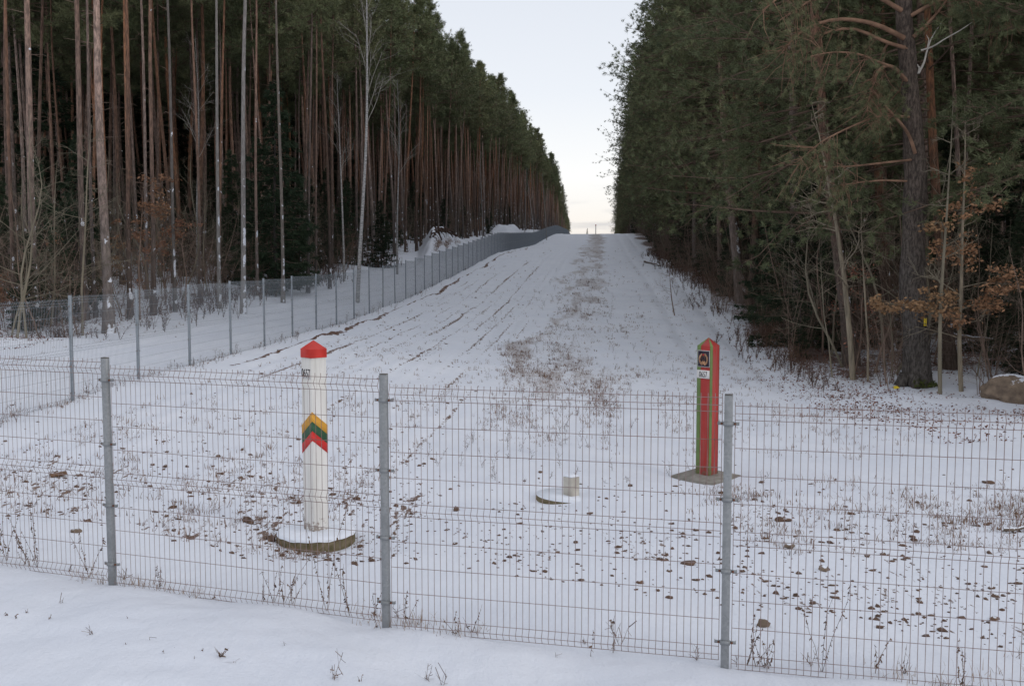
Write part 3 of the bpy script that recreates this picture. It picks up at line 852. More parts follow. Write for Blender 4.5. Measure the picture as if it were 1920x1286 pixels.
def spruce_mesh(seed, H=9., r0=.10, CR=1.9, nb=90, cb=.03, nbl=10, L=.20, W=.05):
    r = np.random.default_rng(seed)
    t, P = trunk_points(r, H, .04)
    gt = Geo(); gt.tube(P, r0 * (1 - .93 * t), 7, 0, attr=t)
    gc = Geo(); TC, TD, TI = [], [], []
    for i in range(nb):
        f = (i + r.uniform(0, 1)) / nb; tt = cb + (1 - cb) * f
        rl = CR * (1 - f) ** .8 * r.uniform(.65, 1.15) + .12
        a = r.uniform(0, 2 * pi); p = np.array([np.interp(tt, t, P[:, j]) for j in range(3)])
        pts = np.array([p + np.array([cos(a), sin(a), 0]) * rl * u + np.array([0, 0, -.32 * rl * u + .22 * rl * u * u]) for u in np.linspace(0, 1, 5)])
        gc.tube(pts, np.linspace(.02, .005, 5), 3, 0, cap=False)
        tn = r.uniform(0, 1)
        m = int(5 + rl * 11)
        for _ in range(m):
            u = r.uniform(.12, 1); k_ = min(u * 4, 3.999); ki = int(k_)
            q = pts[ki] * (1 - (k_ - ki)) + pts[ki + 1] * (k_ - ki)
            lat = np.array([-sin(a), cos(a), 0]) * r.normal(0, .28) * rl * (1.1 - u)
            TC.append(q + lat + [0, 0, -.12 * abs(r.normal())]); TD.append(np.array([cos(a), sin(a), -.25]) + lat * .8); TI.append(tn * .5 + r.uniform(0, .5))
    blades(gc, np.array(TC), np.array(TD), nbl, L, W, r, 1, spread=.6, up=-.15, tint=np.array(TI))
    return gt.build('trunk', [M['bark_spruce']], link=False, smooth=True, attr='hgt').data, gc.build('crown', [M['twig'], M['needle_dark']], link=False, attr='tint').data
def grow(g, r, p, d, l, rad, depth, mat=0, tips=None, up=.05, nb=(3, 5), spread=.75, seg=4, jit=.10):
    pts = [np.array(p, float)]; d = np.array(d, float)
    for i in range(seg):
        d = d + r.normal(0, jit, 3) + np.array([0, 0, up]); d /= np.linalg.norm(d)
        pts.append(pts[-1] + d * l / seg)
    pts = np.array(pts)
    g.tube(pts, np.linspace(rad, rad * .45, seg + 1), 5 if rad > .02 else 3, mat, cap=False)
    if depth == 0:
        if tips is not None: tips.append((pts[-1], d)); tips.append((pts[-2], d))
        return
    for i in range(r.integers(*nb) + (1 if depth > 1 else 0)):
        u = r.uniform(.3, 1.0) * seg; u = min(u, seg - .001); k_ = int(u)
        q = pts[k_] * (1 - (u - k_)) + pts[k_ + 1] * (u - k_)
        nd = d * .7 + perp_rand(r, d) * spread
        grow(g, r, q, nd / np.linalg.norm(nd), l * r.uniform(.35, .62), rad * .45, depth - 1, mat, tips, up, nb, spread, 3, jit * 1.3)
def sapling_mesh(seed, H=4., rad=.03, depth=2, mt='twig', n=1, stemfrac=.9, spread=.75, nb=(4, 8), start=.15, leaves=0, wob=.08):
    r = np.random.default_rng(seed); g = Geo(); tips = []
    for s_ in range(n):
        t, P = trunk_points(r, H * r.uniform(.7, 1), wob * H * .5 / max(n, 1) + .02, 10)
        if n > 1:
            a = r.uniform(0, 6.3); P = P + np.outer(t, [cos(a), sin(a), 0]) * H * r.uniform(.1, .45) + np.array([cos(a), sin(a), 0]) * .08
        P[0, 2] -= .15
        g.tube(P, rad * (1 - .85 * t), 6, 0, cap=False)
        for i in range(r.integers(*nb) + int(H * 1.5)):
            f = start + (1 - start) * r.random(); q = np.array([np.interp(f, t, P[:, j]) for j in range(3)])
            a = r.uniform(0, 6.3)
            grow(g, r, q, (cos(a), sin(a), r.uniform(.15, .9)), H * .30 * (1.15 - f) * r.uniform(.5, 1.3), rad * .38 * (1.1 - f * .7), depth - 1, 0, tips, .06)
    mats = [M[mt]]
    if leaves:
        C = np.array([p for p, d in tips]); Dd = np.array([d for p, d in tips])
        sel = r.random(len(C)) < .9; C = C[sel]; Dd = Dd[sel]
        leafquads(g, C, leaves, .10, r, 1, .16); mats.append(M['leaf'])
        return g.build('sapling', mats, link=False, attr='tint').data
    return g.build('sapling', mats, link=False).data
def leafquads(g, C, n, size, r, mat, spread, flat=.5):
    m = len(C) * n; c = np.repeat(C, n, 0) + r.normal(size=(m, 3)) * np.array([spread, spread, spread * .45])
    u = r.normal(size=(m, 3)); u[:, 2] *= flat; u /= np.linalg.norm(u, axis=1)[:, None]
    w = np.cross(u, r.normal(size=(m, 3))); w /= np.linalg.norm(w, axis=1)[:, None]
    s_ = size * r.uniform(.6, 1.2, (m, 1))
    V = np.stack([c - u * s_ * .5, c + w * s_ * .28 + u * s_ * .05, c + u * s_ * .5, c - w * s_ * .25], 1).reshape(-1, 3)
    g.add(V, np.arange(m * 4).reshape(-1, 4), mat, np.repeat(r.uniform(0, 1, m), 4))

PV = [pine_mesh(100 + i, H=21, r0=.135, cb=[.62, .66, .60, .70, .64, .58][i], CR=[1.9, 1.7, 2.1, 1.6, 1.9, 2.2][i], nb=50, subs=7, nbl=10, L=.24, W=.036, wob=[.10, .25, .16, .32, .2, .4][i]) for i in range(6)]
EV = [pine_mesh(200 + i, H=[22, 24, 21, 23][i], r0=.18, cb=[.24, .32, .20, .28][i], CR=[3.2, 2.9, 3.5, 3.0][i], nb=88, tufts=4, nbl=24, L=.17, W=.021, wob=.2, side=pi, subs=7, droop=.18, profile='edge', stubs=14) for i in range(4)]
SV = [spruce_mesh(300 + i, H=9, CR=[1.7, 2.1, 1.5][i], nb=[95, 110, 80][i]) for i in range(3)]
BV = [sapling_mesh(400 + i, H=[4.5, 3.5, 5.5, 3.0, 6.5, 4.0][i], rad=[.022, .016, .03, .014, .034, .02][i], depth=3, mt=['twig', 'twig', 'sapling', 'twig', 'sapling', 'twig'][i], n=[1, 4, 1, 5, 1, 3][i]) for i in range(6)]
OV = [sapling_mesh(450 + i, H=[3.2, 2.2, 4.2][i], rad=.02, depth=2, mt='twig', n=[1, 3, 1][i], leaves=5, nb=(6, 10)) for i in range(3)]

def place_tree(kind, V, x, y, label, cat, group, rz=None, s=1.0, lean=(0, 0), z=None, sz=None):
    t = thing(kind, label, cat, (x, y, (g1(x, y) - .05) if z is None else z), 0, group)
    t.rotation_euler = (lean[0], lean[1], random.uniform(0, 6.28) if rz is None else rz)
    t.scale = (s, s, s * (sz or 1))
    for nm, d in zip(('trunk', 'crown'), V):
        child(nm, d, t)
    return t
def by_pixels(px0, py0, px1, py1, y):
    """Foot and sideways lean of a stem that passes two pixels at depth y."""
    a = at(px0, py0, y); b = at(px1, py1, y)
    ln = math.atan2(b[0] - a[0], b[2] - a[2]) if b[2] > a[2] else 0
    zg = g1(a[0], y)
    x = a[0] - (a[2] - zg) * math.tan(ln)
    return x, ln
# named stems at the edge of the pine wood beyond the patrol track: (column at row 600, column at row 0, width px, bark note)
LT = [
 (27, 8, 8, 31, 'slim orange pine at the outer end of the wood behind the first fence post'),
 (66, 38, 15, 30.5, 'grey-orange pine whose foot stands in a snow heap behind the fence, outermost thick stem'),
 (74, 68, 8, 40, 'dim greyish pine standing just behind the outermost thick stem'),
 (160, 136, 12, 33, 'straight orange-grey pine crowded up against the thickest stem of the wood edge'),
 (203, 176, 19, 30, 'thickest pine of the wood edge, its foot plastered white with wind-blown snow'),
 (180, 150, 7, 34, 'thin pine leaning across the thickest stem of the wood edge'),
 (245, 219, 10, 33, 'orange pine with a slight lean two stems along from the thickest pine'),
 (243, 238, 7, 37, 'thin orange pine touching the slightly leaning orange pine'),
 (276, 269, 7, 40, 'thin bright orange pine in the gap before a snow-flecked stem'),
 (288, 293, 9, 35, 'brown pine with a darker lower stem near the rusty-leaved saplings'),
 (329, 313, 7, 36, 'pale grey curved stem among the rusty-leaved saplings'),
 (375, 371, 6, 42, 'thin upright orange pine in the middle of the fenced wood edge'),
 (412, 403, 7, 38, 'pale grey thin stem before the dark spruce clump'),
 (410, 418, 6, 44, 'orange pine leaning over the pale grey stem near the spruce clump'),
 (456, 458, 10, 37, 'pale smooth grey stem rising bare in front of the dark spruce clump'),
 (484, 472, 6, 44, 'orange pine rising behind the dark spruce clump'),
 (531, 525, 7, 42, 'whitish snow-streaked stem rising out of the dark spruce clump'),
 (577, 582, 6, 47, 'orange pine just past the dark spruce clump'),
 (594, 588, 4, 50, 'very thin snow-flecked pine past the dark spruce clump'),
 (619, 613, 6, 50, 'snow-flecked orange pine between the spruce clump and the birch'),
]
taken = []
for (c6, c0, wpx, y, lab) in LT:
    x, ln = by_pixels(c6, 600, c0, 0, y)
    s_ = (wpx * .88 / FPX * y) / (.135 * 2 * .92)
    vi = random.randrange(4)
    hs = random.uniform(.95, 1.1)
    sx_ = min(max(s_, .45), 1.5)
    t = thing('pine_tree', lab, 'pine tree', (x, y, g1(x, y) - .05), 0, 'pines along the edge of the fenced wood')
    t.rotation_euler = (random.uniform(-.01, .01), ln, 0)
    dk = 'straight'
    tr_, cw_ = PV[[0, 4, 2, 1][vi]]
    if 'pale' in lab[:9] or 'whitish' in lab:
        tr_ = tr_.copy(); tr_.materials[0] = M['palebark']
    a = child('trunk', tr_, t, rz=random.uniform(0, 6.28)); a.scale = (sx_, sx_, hs)
    b = child('crown', cw_, t, rz=random.uniform(0, 6.28)); b.scale = (1, 1, hs)
    a.rotation_euler[2] = b.rotation_euler[2]
    taken.append((x, y))
# the birch
def birch_mesh(seed, H=17., r0=.10, up=.9, nbr=20, start=.38):
    r = np.random.default_rng(seed); t, P = trunk_points(r, H, .12)
    gt = Geo(); gt.tube(P, r0 * (1 - .9 * t), 7, 0, attr=t)
    gc = Geo()
    for i in range(nbr):
        f = start + (1 - start) * (i + r.random()) / nbr; q = np.array([np.interp(f, t, P[:, j]) for j in range(3)])
        a = r.uniform(0, 6.3)
        grow(gc, r, q, (cos(a) * .6, sin(a) * .6, up), 3.0 * (1.1 - f) + .4, .022 * (1.1 - f) + .005, 2, 0, None, .05, (3, 5), .6, 5, .08)
    return gt.build('trunk', [M['birch']], link=False, smooth=True, attr='hgt').data, gc.build('crown', [M['deadwood']], link=False).data
BI = birch_mesh(501, 17, .10, 2.0, 16, .45)
x, ln = by_pixels(672, 500, 681, 120, 46)
t = place_tree('birch_tree', BI, x, 46, 'white-barked birch with pale branches spreading upward at the pine wood edge', 'birch', None, 0.3, 1.0, (0, ln)); taken.append((x, 46))
BI2 = birch_mesh(502, 15, .09, .8, 14, .5)
for (c0, r0_, c1, r1_, y, lab) in ((984, 425, 990, 345, 168, 'pale bare trunk standing upright beside the far snowy mound'), (1003, 430, 994, 385, 165, 'pale dead trunk leaning away beside the far snowy mound'), (1025, 425, 1022, 390, 170, 'thin pale trunk leaning a little just past the far snowy mound')):
    a = at(c0, r0_, y); b = at(c1, r1_, y); ln = math.atan2(b[0] - a[0], b[2] - a[2])
    place_tree('birch_tree', BI2, a[0], y, lab, 'birch', None, 1.0, .75, (0, ln)); taken.append((a[0], y))
for (c0, c1, y, s_, lab) in ((372, 368, 48, .8, 'thin white-streaked birch stem in the dark gap before the spruce clump'), (745, 750, 62, .8, 'pale slender birch a little uphill from the white-barked birch'), (645, 640, 55, .75, 'slim pale birch close beside the white-barked birch'), (905, 903, 120, .7, 'far slender birch above the snowy bank')):
    x, ln = by_pixels(c0, 500, c1, 120, y)
    place_tree('birch_tree', BI2, x, y, lab, 'birch', None, None, s_, (0, ln)); taken.append((x, y))
# spruces
SP = [(517, 46, 9.8, 1, 'tall dark spruce with a broad skirt standing in front of the pine trunks'), (560, 49, 5.6, 0, 'lower dark spruce beside the tall one at the track edge'), (470, 50, 5.2, 2, 'dark young spruce half hidden by the bare grey stem'), (440, 52, 7.0, 0, 'slender dark spruce deep behind the pale stems of the wood edge'), (610, 62, 4.0, 2, 'small spruce near the birch foot'), (715, 66, 4.5, 1, 'bushy spruce among snow-flecked trunks above the track')]
for (c, y, h, v, lab) in SP:
    x = y * ray(c, 500)[0]
    place_tree('spruce_tree', SV[v], x, y, lab, 'spruce', 'spruces along the fenced wood edge', None, h / 9.0)
    taken.append((x, y))
SPR = [(1520, 34, 8.5, 1, 'big dark spruce behind the crooked young aspen'), (1470, 38, 7.0, 0, 'dark spruce filling the gap beside the hanging pine boughs'), (1850, 31, 5.0, 0, 'dark shrubby spruce behind the boulder'), (1600, 38, 9.0, 2, 'narrow dark spruce next to the old pine trunk'), (1770, 37, 7.5, 0, 'dark spruce between the old pine and the rusty oak leaves'), (1330, 66, 6.0, 1, 'dark spruce low under the pine edge above the litter bank'), (1270, 84, 6.5, 2, 'dark spruce where the strip narrows uphill'), (1500, 31, 2.4, 2, 'knee-high spruce seedling in leaf litter at the foot of the slope'), (1905, 36, 8, 1, 'dark spruce at the outer edge beyond the boulder'), (1400, 50, 8, 0, 'broad dark spruce under the pine boughs half way up the edge'), (1440, 40, 5.5, 1, 'low broad spruce tucked behind bare twigs at the slope foot'), (1375, 55, 6, 2, 'bushy spruce in the dark edge above the leaf litter'), (1345, 62, 7.5, 0, 'tall narrow spruce in the dark edge below the uphill bend'), (1300, 76, 7, 1, 'dark spruce among pine stems where the litter bank tapers off'), (1555, 33, 4.5, 0, 'small spruce just behind the thin bare sapling bending uphill')]
for (c, y, h, v, lab) in SPR:
    x = y * ray(c, 600)[0]
    place_tree('spruce_tree', SV[v], x, y, lab, 'spruce', 'spruces on the brushy side', None, h / 9.0)
    taken.append((x, y))

# ---- the old pine with its crooked boughs
BPY = 26.0
bp = hit(1712, 722)
BPX, BPY = bp[0], bp[1]
r = np.random.default_rng(61)
def z_at(py, y=None): return at(0, py, y or BPY)[2]
old = thing('pine_tree', 'massive old pine with furrowed grey trunk, mossy foot and crooked drooping boughs', 'pine tree', (BPX, BPY, bp[2] - .1))
cols = [(1722, 725), (1718, 640), (1712, 520), (1716, 420), (1718, 330), (1714, 240), (1706, 150), (1700, 80), (1694, 0), (1686, -110), (1680, -240), (1676, -420), (1672, -600)]
wid = [58, 48, 44, 42, 39, 35, 31, 30, 29, 27, 24, 18, 8]
P = []
for (c, rr_) in cols:
    q_ = at(c, rr_, BPY); P.append((q_[0] - BPX, 0, q_[2] - (bp[2] - .1)))
P = np.array(P); P[0, 2] = -.2
tt = np.linspace(0, 1, 49); t0_ = np.linspace(0, 1, len(P))
PP = np.c_[np.interp(tt, t0_, P[:, 0]), .08 * np.sin(tt * 5), np.interp(tt, t0_, P[:, 2])]
rad_ = np.interp(tt, t0_, np.array(wid) / 2 / FPX * BPY)
g = Geo(); g.tube(PP, rad_, 18, 0, attr=tt)
rt = g.V[0].reshape(49, 18, 3); ctr = PP[:, None, :]
nzv = vnoise(np.arange(18)[None, :] * 1.0 + np.zeros((49, 1)), PP[:, 2][:, None] * 1.3 + np.zeros((1, 18)), 3)
rt += (rt - ctr) * ((nzv - .5) * .22)[..., None]
for j in range(6):                                  # root flare
    a = j * 1.05 + .3; g.tube([(.22 * cos(a), .22 * sin(a), .35), (.36 * cos(a), .36 * sin(a), .1), (.58 * cos(a), .58 * sin(a), -.12)], [.14, .12, .05], 8, 0, attr=0.02)
g.build('trunk', M['bark_big'], old, smooth=True, attr='hgt')
g = Geo(); C = []
for i in range(230):
    a = r.uniform(-1.9, .2); rr_ = .36 + .28 * r.random() ** 2; C.append((rr_ * cos(a), rr_ * sin(a), .10 + .22 * (1 - (rr_ - .36) / .3) * r.random()))
leafquads(g, np.array(C), 3, .06, r, 0, .03, 1.0)
g.build('moss', M['moss'], old, attr='tint')
def bough(g, pix, y1, r0, r1, dead=False):
    """Bough through photograph pixels; its depth runs from the trunk to y1."""
    n_ = len(pix); pts = []
    for i, (c, rw) in enumerate(pix):
        y = BPY - .15 + (y1 - BPY) * i / (n_ - 1)
        q_ = at(c, rw, y); pts.append((q_[0] - BPX, q_[1] - BPY, q_[2] - (bp[2] - .1)))
    pts = np.array(pts); u0 = np.linspace(0, 1, n_); u = np.linspace(0, 1, 14)
    pts = np.stack([np.interp(u, u0, pts[:, j]) for j in range(3)], 1)
    sm = pts.copy(); sm[1:-1] = (pts[:-2] + pts[1:-1] * 2 + pts[2:]) / 4
    g.tube(sm, np.linspace(r0, r1, 14), 6, 0, cap=True)
    return sm
BO = [([(1695, 72), (1650, 48), (1610, 38), (1565, 35), (1520, 48), (1488, 70), (1466, 100)], 24.6, .065, .02),
      ([(1697, 90), (1660, 80), (1600, 50), (1540, 62), (1500, 95), (1470, 120)], 25.2, .05, .015),
      ([(1698, 150), (1672, 122), (1648, 128), (1636, 160), (1625, 210)], 25, .055, .015),
      ([(1702, 92), (1660, 78), (1655, 130), (1652, 185), (1652, 240)], 26.6, .045, .02),
      ([(1700, 152), (1680, 128), (1650, 118), (1610, 100), (1560, 97), (1520, 106)], 24, .04, .012),
      ([(1716, 288), (1706, 255), (1690, 232), (1668, 208), (1650, 190), (1630, 165)], 25.2, .05, .02),
      ([(1708, 300), (1660, 305), (1600, 312), (1550, 314), (1510, 308)], 24.8, .035, .012),
      ([(1700, 340), (1650, 338), (1590, 345), (1560, 352)], 25, .03, .01),
      ([(1705, 220), (1650, 215), (1590, 240), (1540, 265), (1500, 300)], 24.4, .035, .012),
      ([(1712, 70), (1740, 45), (1765, 15), (1790, -20)], 25.4, .055, .02),
      ([(1708, 30), (1760, 0), (1810, -10), (1860, 20), (1900, 60)], 25, .055, .015),
      ([(1690, 20), (1640, -10), (1580, -20), (1520, 0), (1460, 40)], 24.2, .06, .015),
      ([(1690, -60), (1620, -70), (1540, -60), (1480, -20), (1430, 20)], 23.8, .06, .015)]
gb = Geo(); TC, TD = [], []
for pix, y1, r0_, r1_ in BO:
    pts = bough(gb, pix, y1, r0_, r1_)
    for i in range(26):
        u = min(r.uniform(.30, 1.0) ** .7 * 13, 12.99); k_ = int(u); q_ = pts[k_] * (1 - (u - k_)) + pts[k_ + 1] * (u - k_)
        dm = pts[k_ + 1] - pts[k_]; dm /= np.linalg.norm(dm); d_ = dm * .5 + perp_rand(r, dm) * .8; d_[2] -= .25; d_ /= np.linalg.norm(d_)
        l = r.uniform(.3, 1.25); e_ = q_ + d_ * l + [0, 0, -.10 * l]
        gb.tube([q_, (q_ + e_) / 2 + r.normal(0, .06, 3), e_], [.011, .008, .004], 3, 0, cap=False)
        for v in (.45, .6, .75, .88, 1.0):
            if r.random() < .85: TC.append(q_ + (e_ - q_) * v + r.normal(0, .07, 3)); TD.append(d_)
bb = gb.build('bough', M['bough'], old)
g = Geo(); blades(g, np.array(TC), np.array(TD), 40, .10, .008, r, 0, tint=None)
g.build('needles', M['needle'], bb, attr='tint')
g = Geo()
for pix, y1, r0_, r1_ in (([(1722, 138), (1733, 118), (1738, 95), (1747, 70), (1766, 42)], 25.6, .035, .008), ([(1727, 95), (1750, 88), (1770, 74), (1800, 58), (1823, 42)], 25.3, .026, .008), ([(1739, 90), (1742, 75), (1737, 66)], 25.6, .02, .006), ([(1722, 138), (1724, 128), (1718, 120)], 25.8, .03, .02)):
    bough(g, pix, y1, r0_, r1_)
tag(g.build('bough', M['deadwood'], old), 'bleached dead forked bough')

# ---- forests
def scatter(side):
    out = []
    st = 2.7
    for D in np.arange(14, 430, st):
        for k in np.arange(0, 95, st):
            if D > 130 and k > 42: continue
            x = 0
            jd, jk = rng.uniform(-1.15, 1.15, 2)
            dd = D + jd
            kk = (-15.2 + 2.4 * min(max((dd - 190) / 80, 0), 1) - (k + abs(jk) * .9)) if side < 0 else (6.6 + .9 * min(max((dd - 70) / 50, 0), 1) + k + abs(jk) * .9)
            if side > 0 and dd < 30: kk += (30 - dd) * .28
            x = kk + SL * dd
            if abs(x) > .60 * dd + 4: continue
            if dd < 24 and side > 0: continue
            if side < 0 and dd < 29.5: continue
            pc_ = 960 + FPX * x / dd
            if side < 0 and any(abs(pc_ - (h_[0] * .5 + h_[1] * .5)) < 15 and dd < h_[3] + 9 for h_ in LT): continue
            if any((x - a) ** 2 + (dd - b) ** 2 < 1.6 for a, b in taken): continue
            if side > 0 and abs(x - BPX) < 1.3 and abs(dd - BPY) < 3: continue
            out.append((x, dd, k))
    return out
PL, PR = scatter(-1), scatter(1)
allp = [(math.exp(-k / 9.0) / max(y, 30) ** .9, x, y, k, -1) for x, y, k in PL] + [(.8 * math.exp(-k / 7.0) / max(y, 30) ** .9, x, y, k, 1) for x, y, k in PR]
allp.sort(reverse=True)
NIND = 290 - len(LT)
chosen, rest = allp[:NIND], allp[NIND:]
def plabel(side, y, k):
    a = 'near' if y < 60 else ('midway' if y < 110 else 'far uphill')
    if side < 0:
        if k < 3: return {'near': 'tall slim pine beside the lower patrol track', 'midway': 'tall slim pine beside the climbing fence', 'far uphill': 'slim pine edging the fence far up the hill'}[a]
        return {'near': 'slim straight pine a few rows deep in the wood behind the lower fence', 'midway': 'slim pine a few rows deep in the wood half way uphill', 'far uphill': 'slim pine a few rows deep in the wood near the hilltop'}[a]
    if k < 3: return {'near': 'bushy low-branched pine along the brushy edge below mid-slope', 'midway': 'bushy pine overhanging the strip half way uphill', 'far uphill': 'bushy pine overhanging the strip near the hilltop'}[a]
    return {'near': 'reddish pine stem inside the thicket behind the old pine', 'midway': 'pine inside the dense stand on the brushy side half way uphill', 'far uphill': 'pine inside the dense stand on the brushy side near the hilltop'}[a]
ONES = ['', 'first', 'second', 'third', 'fourth', 'fifth', 'sixth', 'seventh', 'eighth', 'ninth', 'tenth', 'eleventh', 'twelfth', 'thirteenth', 'fourteenth', 'fifteenth', 'sixteenth', 'seventeenth', 'eighteenth', 'nineteenth']
TENS = {2: ('twentieth', 'twenty'), 3: ('thirtieth', 'thirty'), 4: ('fortieth', 'forty'), 5: ('fiftieth', 'fifty'), 6: ('sixtieth', 'sixty'), 7: ('seventieth', 'seventy'), 8: ('eightieth', 'eighty'), 9: ('ninetieth', 'ninety')}
def ordinal(n):
    return ONES[n] if n < 20 else (TENS[n // 10][0] if n % 10 == 0 else TENS[n // 10][1] + '-' + ONES[n % 10])
chosen.sort(key=lambda c: c[2]); count_ = {}
for sc, x, y, k, side in chosen:
    lab = plabel(side, y, k); grp = 'pines: ' + lab
    count_[lab] = count_.get(lab, 0) + 1
    if k < 3: lab = lab.replace('pine ', 'pine, ' + ordinal(count_[lab]) + ' going uphill, ', 1)
    edge = side > 0 and k < 3
    V = EV[random.randrange(4)] if edge else PV[random.randrange(6)]
    if side > 0 and not edge and random.random() < .35: V = EV[random.randrange(4)]
    t = thing('pine_tree', lab, 'pine tree', (x, y, g1(x, y) - .05), 0, grp)
    edgeL = side < 0 and k < 3
    s_ = (random.uniform(.86, 1.06) if not edgeL else random.uniform(.88, 1.12)) if not edge else random.uniform(.82, 1.2)
    if edge:
        t.rotation_euler = (random.gauss(0, .015), random.gauss(-.045, .035), random.gauss(0, .5))
    else: t.rotation_euler = (random.gauss(0, .022), random.gauss(0, .028), random.uniform(0, 6.28))
    if y > 240: s_ *= 1 - .42 * float(sstep(240, 410, y))
    t.scale = (s_, s_, s_)
    wf = random.uniform(.5, 1.0)
    a = child('trunk', V[0], t); b = child('crown', V[1], t)
    a.scale = (wf, wf, 1) if not edge else (1, 1, 1)
    cs2 = random.uniform(.9, 1.15) if edge else random.uniform(1.0, 1.2)
    b.scale = (cs2, cs2, 1)
    if wf < 1 and not edge: pass

def gn_scatter(name, protos, pts, kind='stuff'):
    """Points carrying rotation, scale and variant; every point shows one plant of the set."""
    pc = bpy.data.collections.new(name + '_set')
    for i, p in enumerate(protos):
        for d in p:
            pass
    objs = []
    for i, p in enumerate(protos):
        me = merge_meshes(name + '_%02d' % i, p)
        o = bpy.data.objects.new(name + '_proto_%02d' % i, me); pc.objects.link(o); objs.append(o)
    me = bpy.data.meshes.new(name)
    co = np.array([p[0] for p in pts], np.float32)
    me.vertices.add(len(co)); me.vertices.foreach_set('co', co.ravel())
    a = me.attributes.new('rot', 'FLOAT_VECTOR', 'POINT'); a.data.foreach_set('vector', np.array([p[1] for p in pts], np.float32).ravel())
    a = me.attributes.new('scl', 'FLOAT_VECTOR', 'POINT'); a.data.foreach_set('vector', np.array([p[2] for p in pts], np.float32).ravel())
    a = me.attributes.new('idx', 'INT', 'POINT'); a.data.foreach_set('value', np.array([p[3] for p in pts], np.int32))
    o = bpy.data.objects.new(name, me); COL.objects.link(o)
    ng = bpy.data.node_groups.new(name, 'GeometryNodeTree')
    ng.interface.new_socket('Geometry', in_out='INPUT', socket_type='NodeSocketGeometry'); ng.interface.new_socket('Geometry', in_out='OUTPUT', socket_type='NodeSocketGeometry')
    gi = ng.nodes.new('NodeGroupInput'); go = ng.nodes.new('NodeGroupOutput')
    ip = ng.nodes.new('GeometryNodeInstanceOnPoints'); ci = ng.nodes.new('GeometryNodeCollectionInfo')
    ci.inputs['Collection'].default_value = pc; ci.inputs['Separate Children'].default_value = True; ci.inputs['Reset Children'].default_value = True
    def na(nm, ty):
        n_ = ng.nodes.new('GeometryNodeInputNamedAttribute'); n_.data_type = ty; n_.inputs['Name'].default_value = nm
        return n_.outputs['Attribute']
    ng.links.new(gi.outputs[0], ip.inputs['Points']); ng.links.new(ci.outputs[0], ip.inputs['Instance'])
    ip.inputs['Pick Instance'].default_value = True
    ng.links.new(na('idx', 'INT'), ip.inputs['Instance Index']); ng.links.new(na('rot', 'FLOAT_VECTOR'), ip.inputs['Rotation']); ng.links.new(na('scl', 'FLOAT_VECTOR'), ip.inputs['Scale'])
    ng.links.new(ip.outputs[0], go.inputs[0])
    md = o.modifiers.new('scatter', 'NODES'); md.node_group = ng
    return tag(o, kind=kind)
def merge_meshes(name, datas):
    """One mesh out of several that keeps their materials and float attributes."""
    V, F, S_, MI, mats, A = [], [], [], [], [], {'hgt': [], 'tint': []}
    n0 = 0; ls = []; starts = []; l0 = 0
    for d in datas:
        nv = len(d.vertices); co = np.zeros(nv * 3, np.float32); d.vertices.foreach_get('co', co); V.append(co)
        nl = len(d.loops); li = np.zeros(nl, np.int32); d.loops.foreach_get('vertex_index', li); ls.append(li + n0)
        npn = len(d.polygons); st = np.zeros(npn, np.int32); d.polygons.foreach_get('loop_start', st); starts.append(st + l0)
        mi = np.zeros(npn, np.int32); d.polygons.foreach_get('material_index', mi); MI.append(mi + len(mats))
        for m_ in d.materials: mats.append(m_)
        for k_ in A:
            v = np.zeros(nv, np.float32)
            if k_ in d.attributes: d.attributes[k_].data.foreach_get('value', v)
            A[k_].append(v)
        n0 += nv; l0 += nl
    me = bpy.data.meshes.new(name); me.vertices.add(n0); me.vertices.foreach_set('co', np.concatenate(V))
    me.loops.add(l0); me.loops.foreach_set('vertex_index', np.concatenate(ls))
    st = np.concatenate(starts); me.polygons.add(len(st)); me.polygons.foreach_set('loop_start', st); me.polygons.foreach_set('material_index', np.concatenate(MI))
    for m_ in mats: me.materials.append(m_)
    for k_ in A: a = me.attributes.new(k_, 'FLOAT', 'POINT'); a.data.foreach_set('value', np.concatenate(A[k_]))
    me.update(calc_edges=True)
    return me
def gz(pts):
    a = np.array(pts); return ground(a[:, 0], a[:, 1])
for side, nm in ((-1, 'distant_pine_wood'), (1, 'distant_mixed_wood')):
    sel = [(x, y, k) for _, x, y, k, s_ in rest if s_ == side]
    zz = gz([(x, y) for x, y, k in sel]); pts = []
    for (x, y, k), z in zip(sel, zz):
        s_ = random.uniform(.8, 1.08) * (1 - .42 * float(sstep(240, 410, y))); w_ = s_ * random.uniform(.85, 1.15)
        ed = side > 0 and (k < 4 or random.random() < .3)
        idx = random.randrange(6, 10) if ed else random.randrange(6)
        pts.append(((x, y, z - .05), (random.gauss(0, .02), random.gauss(0, .02), random.gauss(0, .7) if ed else random.uniform(0, 6.28)), (w_, w_, s_), idx))
    for i in range(420):
        D = 50 + 200 * rng.random(); k_ = 14 + 80 * rng.random()
        x = (-15 - k_ if side < 0 else 6.5 + k_) + SL * D
        if abs(x) > .62 * D + 6: continue
        s_ = random.uniform(.8, 1.9) if side < 0 else random.uniform(.4, .95)
        pts.append(((x, D, g1(x, D) - .1), (0, 0, random.uniform(0, 6.28)), (s_ * 1.25, s_ * 1.25, s_), 10 + random.randrange(3)))
    gn_scatter(nm, PV + EV + SV, pts)
